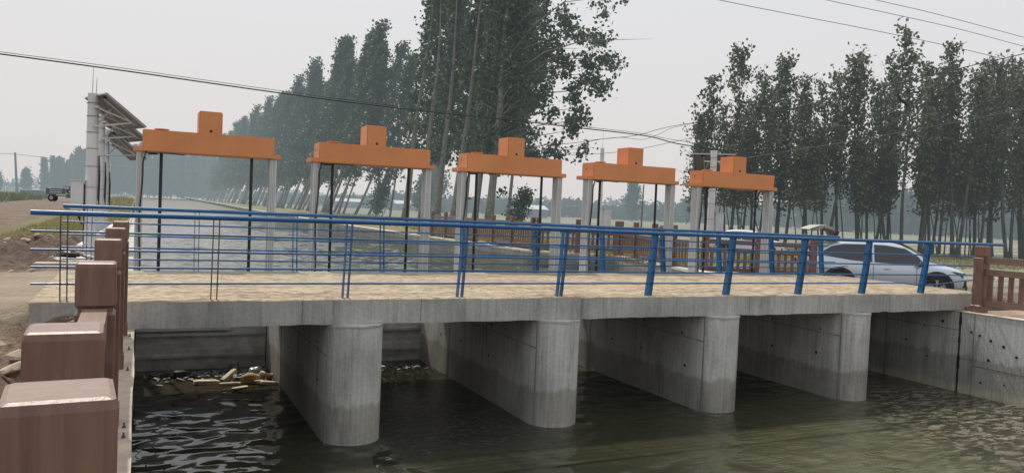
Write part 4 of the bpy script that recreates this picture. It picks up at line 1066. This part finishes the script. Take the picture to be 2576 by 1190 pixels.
blades('weeds', 'tall green weeds at the left edge of the dirt road', [(-24, -10.8, 62, 110, 12000, .95, zl, .06), (-15, -10, 104, 125, 3000, .6, zl, .06)], 4, M['weed'], 'weeds')
blades('grass', 'green and straw coloured grass at the foot of the right bank trees', [(16.5, 30, 30, 100, 16000, .28, zr, .04), (14.8, 23, 20.5, 34, 6000, .22, zr, .02), (30, 60, 28, 60, 14000, .22, zr, .04)], 6, M['dry'])
blades('dry_stalks', 'heap of dry straw coloured stalks between the fence and the silver car', [(17.9, 19.6, 18.0, 20.2, 2600, .75, zr, .012), (18, 20, 16.8, 18.2, 700, .4, zr, .012)], 8, M['dry'], 'dry stalks')
blades('weeds', 'low green weeds below the far fence', [(13.9, 16.5, 28, 42, 3500, .25, lambda x, y: ZB, .02)], 9, M['weed'], 'weeds')

# ------------------------------------------------------------------ stones and rubble
def rock_mesh(seed):
    bm = bmesh.new(); bmesh.ops.create_icosphere(bm, subdivisions=2, radius=1)
    for v in bm.verts:
        n = mn.noise(v.co * 1.1 + Vector((seed * 3.1, seed, 0))); v.co *= 1 + .45 * n; v.co.z *= .62
    bmesh.ops.convex_hull(bm, input=bm.verts) if False else None
    me = bpy.data.meshes.new('stone'); bm.to_mesh(me); bm.free(); me.materials.append(M['rock']); return me
rms = [rock_mesh(k) for k in range(5)]
rg2 = random.Random(11)
spots = []
for k in range(120):
    if k < 66: x, y = -rg2.uniform(.45, 3.2), rg2.uniform(5.0, 10.2)
    else: x, y = -rg2.uniform(.9, 4.5), rg2.uniform(14.8, 25)
    spots.append((x, y, rg2.uniform(.03, .12)))
spots += [(-1.35, 9.7, .17), (-1.95, 9.3, .14), (-1.15, 9.95, .12), (-2.3, 10.0, .18), (-1.6, 8.2, .15), (-1.75, 7.2, .13), (-.9, 7.9, .12)]
for k, (x, y, s) in enumerate(spots):
    o = bpy.data.objects.new('stone', rms[k % 5]); COL.objects.link(o); o.location = (x, y, zl(x, y) + s * .15); o.scale = (s, s * rg2.uniform(.7, 1.2), s * rg2.uniform(.6, 1)); o.rotation_euler = (rg2.uniform(-.4, .4), rg2.uniform(-.4, .4), rg2.uniform(0, 6))
    near = y < 12
    tag(o, 'dusty brown stone in the spoil beside the near fence' if near else 'brown stone in the rubble patch left of the solar poles', 'stone', 'stones beside the near fence' if near else 'stones in the rubble by the poles')

# ------------------------------------------------------------------ rubbish floating at the first gate
def lump(name, label, cat, c, ax, mat, seed, rz, tilt=0., boxy=False, group=None):
    bm = bmesh.new()
    if boxy: bmesh.ops.create_cube(bm, size=2); bmesh.ops.bevel(bm, geom=list(bm.edges), offset=.2, segments=2, affect='EDGES')
    else: bmesh.ops.create_icosphere(bm, subdivisions=3, radius=1)
    for v in bm.verts:
        n = mn.noise(v.co * 1.3 + Vector((seed * 2.3, 1, seed))); v.co *= 1 + .28 * n
        v.co = Vector((v.co.x * ax[0], v.co.y * ax[1], v.co.z * ax[2]))
    me = bpy.data.meshes.new(name); bm.to_mesh(me); bm.free(); me.materials.append(mat)
    for p in me.polygons: p.use_smooth = not boxy
    o = bpy.data.objects.new(name, me); COL.objects.link(o); o.location = c; o.rotation_euler = (0, tilt, rz); tag(o, label, cat, group)
fz = ZW + .01
lump('foam_board', 'longest pale foam board floating at the left end of the rubbish raft', 'litter', (1.12, 14.30, fz + .02), (.20, .07, .035), M['foam'], 1, .1, .05, True)
lump('foam_board', 'pale foam board sticking up out of the rubbish raft', 'litter', (1.50, 14.42, fz + .10), (.14, .05, .03), M['foam'], 2, .5, -.55, True)
lump('foam_board', 'thin pale strip lying flat in the middle of the rubbish raft', 'litter', (1.48, 14.12, fz + .015), (.17, .03, .02), M['foam'], 3, -.05, 0, True)
lump('foam_board', 'pale foam piece at the right end of the rubbish raft near the pier', 'litter', (2.12, 14.0, fz + .02), (.15, .05, .03), M['foam'], 4, .05, .1, True)
lump('foam_board', 'slanting pale foam scrap at the front of the rubbish raft', 'litter', (1.62, 13.80, fz + .01), (.14, .04, .015), M['foam'], 5, .5, 0, True)
lump('foam_board', 'small pale foam scrap just right of the sack', 'litter', (1.95, 14.12, fz + .02), (.08, .05, .03), M['foam'], 15, .2, .1, True)
lump('sack', 'crumpled tan sack floating in the rubbish raft at the first gate', 'sack', (1.82, 14.22, fz + .06), (.17, .12, .10), M['sack'], 6, .3)
lump('foam_ball', 'round pale foam ball at the back right of the rubbish raft', 'litter', (2.08, 14.55, fz + .06), (.065, .06, .06), M['foam'], 7, 0)
lump('foam_ball', 'round yellowish foam ball right beside the paler one', 'litter', (2.19, 14.42, fz + .05), (.055, .05, .05), M['sack'], 8, 0)
lump('plastic_bag', 'grey plastic bag standing up at the foot of the steel gate', 'plastic bag', (1.65, 15.15, fz + .08), (.10, .05, .11), M['litter'], 9, .2)
lump('plastic_bag', 'greenish plastic sheet folded at the back of the rubbish raft', 'plastic bag', (2.0, 14.9, fz + .05), (.13, .08, .08), M['bottle'], 12, .2)
lump('dark_crate', 'small dark crate half sunk at the left of the rubbish', 'crate', (.72, 14.9, fz + .05), (.09, .07, .07), M['plastic'], 13, .1, 0, True)
lump('foam_board', 'pale scrap floating in the second opening beside the pier', 'litter', (4.28, 14.75, fz + .03), (.10, .05, .035), M['foam'], 14, .3, 0, True)
dm = MB(); rg3 = random.Random(2)
for k in range(420):
    u = rg3.random(); x = .1 + 2.1 * u ** .6; y = 15.35 - abs(rg3.gauss(0, .34)) - .25 * rg3.random() * u * 2
    if rg3.random() < .12: x = rg3.uniform(3.9, 5.2); y = rg3.uniform(14.6, 15.3)
    a = rg3.uniform(0, pi); s = rg3.uniform(.012, .045)
    dm.obox((x, y, fz + .005), Vector((cos(a), sin(a), rg3.uniform(-.3, .3))) * s * rg3.uniform(.8, 2), Vector((-sin(a), cos(a), rg3.uniform(-.3, .3))) * s * .6, Vector((0, 0, 1)) * s * rg3.uniform(.15, .5))
tag(dm.build('floating_litter', M['litter']), 'scattered small grey scraps floating against the steel gates', 'litter', kind='stuff')

# ------------------------------------------------------------------ cars
def make_car(label, paintm, detailed=True, gate=True):
    t = thing('parked_car', label, 'car')
    # cross sections: x, sill z, belt half width, belt z, roof half width, roof z, centre z
    S = [(-2.24, .52, .70, .86, .66, .90, .92), (-2.20, .38, .80, .98, .72, 1.06, 1.08), (-2.08, .30, .88, 1.02, .68, 1.12, 1.14), (-1.90, .28, .915, 1.03, .68, 1.30, 1.33), (-1.5, .27, .92, 1.01, .685, 1.57, 1.625),
         (-.7, .26, .92, .99, .69, 1.615, 1.675), (0, .26, .92, .975, .69, 1.60, 1.665), (.45, .26, .92, .97, .68, 1.545, 1.62), (.85, .26, .92, .965, .68, 1.36, 1.42), (1.20, .26, .92, .955, .70, 1.12, 1.16),
         (1.38, .27, .92, .94, .74, 1.02, 1.06), (1.75, .28, .915, .90, .72, .97, 1.01), (2.02, .30, .88, .84, .68, .90, .94), (2.18, .34, .80, .74, .62, .80, .84), (2.26, .42, .68, .62, .55, .68, .70)]
    m = MB(); rows = []
    for (x, zs, bw_, bz, rw_, rz_, cz) in S:
        half = [(bw_ * .80, zs - .04), (bw_ * .955, zs), (bw_ * .99, zs + (bz - zs) * .35), (bw_, zs + (bz - zs) * .62), (bw_ * .985, bz - .06), (bw_ * .945, bz), (rw_ + (bw_ * .945 - rw_) * .10, bz + (rz_ - bz) * .90), (rw_ * .93, rz_ + (cz - rz_) * .35), (rw_ * .5, cz - (cz - rz_) * .2)]
        row = [(x, -y, z) for (y, z) in half] + [(x, 0, cz)] + [(x, y, z) for (y, z) in reversed(half)]
        rows.append(row)
    n = len(rows[0])
    for r in rows: m.v += r
    for i in range(len(rows) - 1):
        for k in range(n - 1): m.f.append((i * n + k, i * n + k + 1, (i + 1) * n + k + 1, (i + 1) * n + k))
    m.f += [tuple(range(n)), tuple((len(rows) - 1) * n + k for k in range(n - 1, -1, -1))]
    body = m.build('body', paintm, t, 'all')
    ss = body.modifiers.new('s', 'SUBSURF'); ss.levels = 1; ss.render_levels = 1
    def ysurf(z, x=0):                                            # side glass plane
        return .868 - (z - .98) * .335
    for sgn in (-1, 1):
        def poly(pts, off, name, mat, thick=.006):
            mm = MB(); k = len(pts)
            a = [(x, sgn * (ysurf(z) + off), z) for x, z in pts]; b = [(x, sgn * (ysurf(z) + off - thick - .03), z) for x, z in pts]
            mm.add(a + b, [tuple(range(k)), tuple(range(2 * k - 1, k - 1, -1))] + [(i, (i + 1) % k, k + (i + 1) % k, k + i) for i in range(k)])
            return mm.build(name, mat, t)
        poly([(-1.98, 1.22), (-1.55, 1.13), (-1.0, 1.05), (-.42, 1.02), (-.42, 1.545), (-1.2, 1.53), (-1.52, 1.45), (-1.80, 1.27)], .018, 'side_window', M['glass'])
        poly([(-.36, 1.02), (.4, 1.0), (1.02, .99), (.84, 1.24), (.50, 1.46), (.0, 1.535), (-.36, 1.545)], .018, 'side_window', M['glass'])
        # plastic sill and arches
        mm = MB(); mm.box((-.95, sgn * .895 - .03, .22), (.98, sgn * .895 + .03, .36), .01); mm.build('sill_trim', M['plastic'], t)
        mm = MB(); mm.box((-1.28, sgn * .915 - .012, .845), (-1.10, sgn * .915 + .018, .868)); mm.build('door_handle', M['frame'], t)
        mm = MB(); mm.box((-.12, sgn * .915 - .012, .82), (.06, sgn * .915 + .018, .843)); mm.build('door_handle', M['frame'], t)
        mm = MB()
        for xx in (-.40, .78): mm.box((xx, sgn * .921 - .003, .38), (xx + .008, sgn * .921 + .003, .93))
        mm.build('door_gap', M['plastic'], t)
        mm = MB(); mm.lathe((.86, sgn * .93, 1.03), (0, sgn, 0), [(-.03, .03), (.02, .075), (.11, .085), (.16, .05)], 12); mm.build('wing_mirror', M['plastic'], t, True)
        for xw in (-1.33, 1.33):
            mm = MB(); k = 22; o_ = 0
            pts = [(xw + cos(a) * r_, .36 + sin(a) * r_) for r_ in (.385, .475) for a in [(-.25 + (pi + .5) * i / k) for i in range(k + 1)]]
            for d_ in (0, 1): mm.v += [(x, sgn * (.935 - d_ * .06), z) for x, z in pts]
            q = k + 1
            for i in range(k):
                mm.f += [(i, i + 1, q + i + 1, q + i), (2 * q + i, 3 * q + i, 3 * q + i + 1, 2 * q + i + 1), (q + i, q + i + 1, 3 * q + i + 1, 3 * q + i), (i, 2 * q + i, 2 * q + i + 1, i + 1)]
            mm.build('wheel_arch', M['plastic'], t)
            mm = MB(); mm.lathe((xw, sgn * .87, .36), (0, sgn, 0), [(0, .40), (.056, .40)], 24); mm.build('wheel_well', M['hole'], t)
            mm = MB(); mm.lathe((xw, sgn * .74, .345), (0, sgn, 0), [(0, .30), (.01, .345), (.18, .345), (.20, .325), (.202, .25), (.17, .24)], 28); wt = mm.build('wheel', M['rubber'], t, True)
            mm = MB()
            for q_ in range(5):
                a = q_ * 2 * pi / 5 + .3
                for da in (-.16, .16): mm.obox((xw + cos(a + da * .6) * .135, sgn * .938, .345 + sin(a + da * .6) * .135), Vector((cos(a + da), 0, sin(a + da))) * .105, Vector((-sin(a), 0, cos(a))) * .016, Vector((0, .008, 0)))
            mm.lathe((xw, sgn * .93, .345), (0, sgn, 0), [(0, .055), (.018, .045)], 12); mm.build('rim', M['rim'], wt)
            mm = MB(); k = 28
            for i in range(k): 
                a0 = 2 * pi * i / k; a1 = 2 * pi * (i + 1) / k
                mm.add([(xw + cos(a0) * .245, sgn * .945, .345 + sin(a0) * .245), (xw + cos(a1) * .245, sgn * .945, .345 + sin(a1) * .245), (xw + cos(a1) * .228, sgn * .93, .345 + sin(a1) * .228), (xw + cos(a0) * .228, sgn * .93, .345 + sin(a0) * .228)], [(0, 1, 2, 3)])
            mm.build('rim_edge', M['rim'], wt)
    # windscreen
    mm = MB(); A_ = [(.50, .56, 1.575), (1.27, .70, 1.125)]
    mm.add([(.50, -.58, 1.57), (.50, .58, 1.57), (1.30, .72, 1.10), (1.30, -.72, 1.10), (.47, 0, 1.64), (1.33, 0, 1.125)], [(0, 3, 5, 4), (4, 5, 2, 1)])
    for i, v in enumerate(mm.v): mm.v[i] = (v[0] + .028, v[1], v[2] + .022)
    mm.build('windscreen', M['windscreen'], t)
    mm = MB(); mm.obox((2.20, 0, .66), (.03, 0, .02), (0, .50, 0), (-.03, 0, .06)); mm.build('grille', M['plastic'], t)
    mm = MB(); mm.obox((2.235, 0, .36), (.03, 0, 0), (0, .62, 0), (0, 0, .06)); mm.build('bumper_trim', M['plastic'], t)
    for s in (-1, 1):
        mm = MB(); mm.add([(2.16, s * .60, .80), (1.70, s * .895, .86), (1.98, s * .885, .73), (2.21, s * .62, .70), (2.06, s * .80, .60), (2.10, s * .80, .80)], [(0, 1, 5), (1, 2, 5), (5, 2, 3, 0), (2, 4, 3)])
        for i, v in enumerate(mm.v): mm.v[i] = (v[0] + .02, v[1] + s * .025, v[2])
        mm.build('headlight', M['lamp'], t)
        mm = MB(); mm.obox((2.12, s * .80, .48), (.035, s * .02, 0), (-.02, s * .035, 0), (0, 0, .10)); mm.build('air_vent', M['plastic'], t)
        mm = MB(); mm.obox((-2.18, s * .80, .92), (.10, s * .035, 0), (-.01, s * .05, 0), (0, 0, .05)); mm.build('tail_light', simple('red_lamp', (.18, .02, .02), .2, bump=0), t)
    if gate:
        mm = MB(); prof = [(-1.35, 1.665), (-1.40, 1.85), (-1.52, 2.01), (-1.70, 2.08), (-1.88, 2.06), (-2.06, 1.99), (-2.17, 1.93)]
        k = len(prof); wv = [.62, .66, .68, .70, .72, .72, .66]
        for s in (-1, 1):
            mm.v += [(x, s * w_, z) for (x, z), w_ in zip(prof, wv)]
        for s in (-1, 1): mm.v += [(x + .05, s * w_ * .97, z - .10 * (1 if 0 < i < k - 1 else .3)) for i, ((x, z), w_) in enumerate(zip(prof, wv))]
        for i in range(k - 1):
            mm.f += [(i, i + 1, k + i + 1, k + i), (2 * k + i, 3 * k + i, 3 * k + i + 1, 2 * k + i + 1), (i, 2 * k + i, 2 * k + i + 1, i + 1), (k + i, k + i + 1, 3 * k + i + 1, 3 * k + i)]
        mm.f += [(0, k, 3 * k, 2 * k), (k - 1, 3 * k - 1, 4 * k - 1, 2 * k - 1)]
        tg = mm.build('tailgate', M['grey_lining'], t, True)
        mm = MB(); mm.add([(-1.33, -.58, 1.70), (-1.33, .58, 1.70), (-1.50, .62, 2.03), (-1.50, -.62, 2.03)], [(0, 1, 2, 3)])
        mm.obox((-1.42, -.685, 1.80), (.05, 0, .12), (0, .004, 0), (.05, 0, -.03)); mm.build('rear_window', M['glass'], tg)
        mm = MB()
        for s in (-1, 1): mm.tube([(-2.0, s * .70, 1.12), (-1.75, s * .70, 2.02)], .014, 6)
        mm.build('gas_strut', M['plastic'], t)
    return t
car = make_car('silver blue estate SUV parked on the dirt with its tailgate raised', M['carpaint'])
car.scale = (1.07, 1.0, 1.02); car.location = (21.35, 17.9, -2.19); car.rotation_euler = (0, 0, radians(-33))
car2 = make_car('white car mostly hidden behind the far fence slats', M['carwhite'], gate=False)
car2.location = (36.2, 40.4, -2.34); car2.rotation_euler = (0, 0, radians(-52))

# ------------------------------------------------------------------ cargo tricycle far left
tk = thing('cargo_tricycle', 'dark motor cargo tricycle with slatted bed parked on the dirt road at left', 'tricycle', (-7.25, 98, -1.24), radians(-8))
tk.scale = (1.05, 1.05, 1.18)
m = MB(); m.box((-1.5, -.65, .62), (0.0, .65, .68)); m.box((-1.5, -.65, .70), (-1.46, .65, 1.15)); m.box((-.05, -.65, .70), (0, .65, 1.15))
for s in (-1, 1):
    for z in (.70, .88, 1.06): m.box((-1.45, s * .65 - .02, z), (-.06, s * .65 + .02, z + .12))
m.build('cargo_bed', M['trike'], tk)
m = MB(); m.bar((-1.4, 0, .52), (1.4, 0, .50), .10, .10); m.bar((.3, -.4, .5), (1.1, -.4, .45), .06, .2); m.bar((.3, .4, .5), (1.1, .4, .45), .06, .2); m.box((.25, -.35, .35), (.95, .35, .72)); m.build('chassis', M['trike'], tk)
for (x, s) in ((-1.0, -1), (-1.0, 1)):
    m = MB(); m.lathe((x, s * .55, .32), (0, s, 0), [(0, .27), (.02, .32), (.13, .32), (.15, .26)], 16); w_ = m.build('wheel', M['rubber'], tk); m = MB(); m.lathe((x, s * .55 + s * .152, .32), (0, s, 0), [(0, .17), (.01, .16)], 12); m.build('rim', M['rim'], w_)
m = MB(); m.lathe((1.55, -.06, .30), (0, 1, 0), [(0, .26), (.02, .30), (.10, .30), (.12, .26)], 16); w_ = m.build('wheel', M['rubber'], tk)
m = MB(); m.lathe((1.55, -.075, .30), (0, 1, 0), [(0, .12), (.01, .13)], 12); m.build('rim', M['rim'], w_)
m = MB(); m.tube([(1.55, 0, .3), (1.40, 0, .7), (1.28, 0, 1.05)], .04, 6); m.tube([(1.2, -.35, 1.1), (1.28, 0, 1.05), (1.2, .35, 1.1)], .025, 6); m.box((1.25, -.12, .75), (1.5, .12, .95), .02); m.build('fork', M['trike'], tk)
m = MB(); m.box((.35, -.3, .74), (.85, .3, .86), .02); m.box((.30, -.3, .87), (.36, .3, 1.15)); m.build('seat', M['rubber'], tk)
m = MB()
for s in (-1, 1):
    m.tube([(.08, s * .5, .7), (.08, s * .5, 1.42), (1.0, s * .5, 1.42), (1.05, s * .5, 1.0)], .04, 6)
m.bar((.08, -.5, 1.42), (.08, .5, 1.42), .05, .05); m.bar((1.0, -.5, 1.42), (1.0, .5, 1.42), .05, .05); m.box((.5, -.3, 1.0), (.85, .3, 1.38)); m.build('canopy_frame', M['trike'], tk)

sh = thing('shed', 'low grey shed with a pale roof behind the cargo tricycle', 'shed', (-15.4, 152, -1.3))
m = MB(); m.box((-2.0, -1.2, 0), (2.0, 1.2, 1.05)); m.build('wall', M['shed'], sh)
m = MB(); m.box((-2.1, -1.3, 1.051), (2.1, 1.3, 1.16)); m.build('roof', M['shedroof'], sh)
for k, (x, y, w_, lab) in enumerate([(98, 300, 16, 'low pale farm building on the horizon behind the tall trunks'), (112, 225, 9, 'small white roofed building in the fields left of the third gate leg'), (78, 330, 12, 'low hazy grey building right of the leaning row')]):
    h_ = thing('farm_building', lab, 'building', (x, y, -2.3))
    m = MB(); m.box((-w_ / 2, -3, 0), (w_ / 2, 3, 2.6)); m.build('wall', M['shed'], h_)
    m = MB(); m.add([(-w_ / 2 - .3, -3.3, 2.61), (w_ / 2 + .3, -3.3, 2.61), (w_ / 2 + .3, 3.3, 2.61), (-w_ / 2 - .3, 3.3, 2.61), (-w_ / 2 - .3, 0, 3.9), (w_ / 2 + .3, 0, 3.9)], [(0, 1, 5, 4), (2, 3, 4, 5), (0, 4, 3), (1, 2, 5), (0, 3, 2, 1)]); m.build('roof', M['shedroof'], h_)

# small things by the right bank fence
m = MB(); m.lathe((15.02, 17.4, ZB + .0), (0, 0, 1), [(0, .10), (.02, .17), (.10, .21), (.12, .19)], 20); b = m.build('basin', M['tank'], smooth=True); tag(b, 'orange plastic basin on the ground behind the far railing', 'basin')
lump('cloth_bundle', 'dark teal cloth bundle draped over the far fence rail', 'cloth', (15.42, 21.3, zf + .05 + 1.12), (.16, .12, .13), M['cloth'], 21, .3)
for (x, y, lab) in ((15.3, 18.5, 'x'),): pass
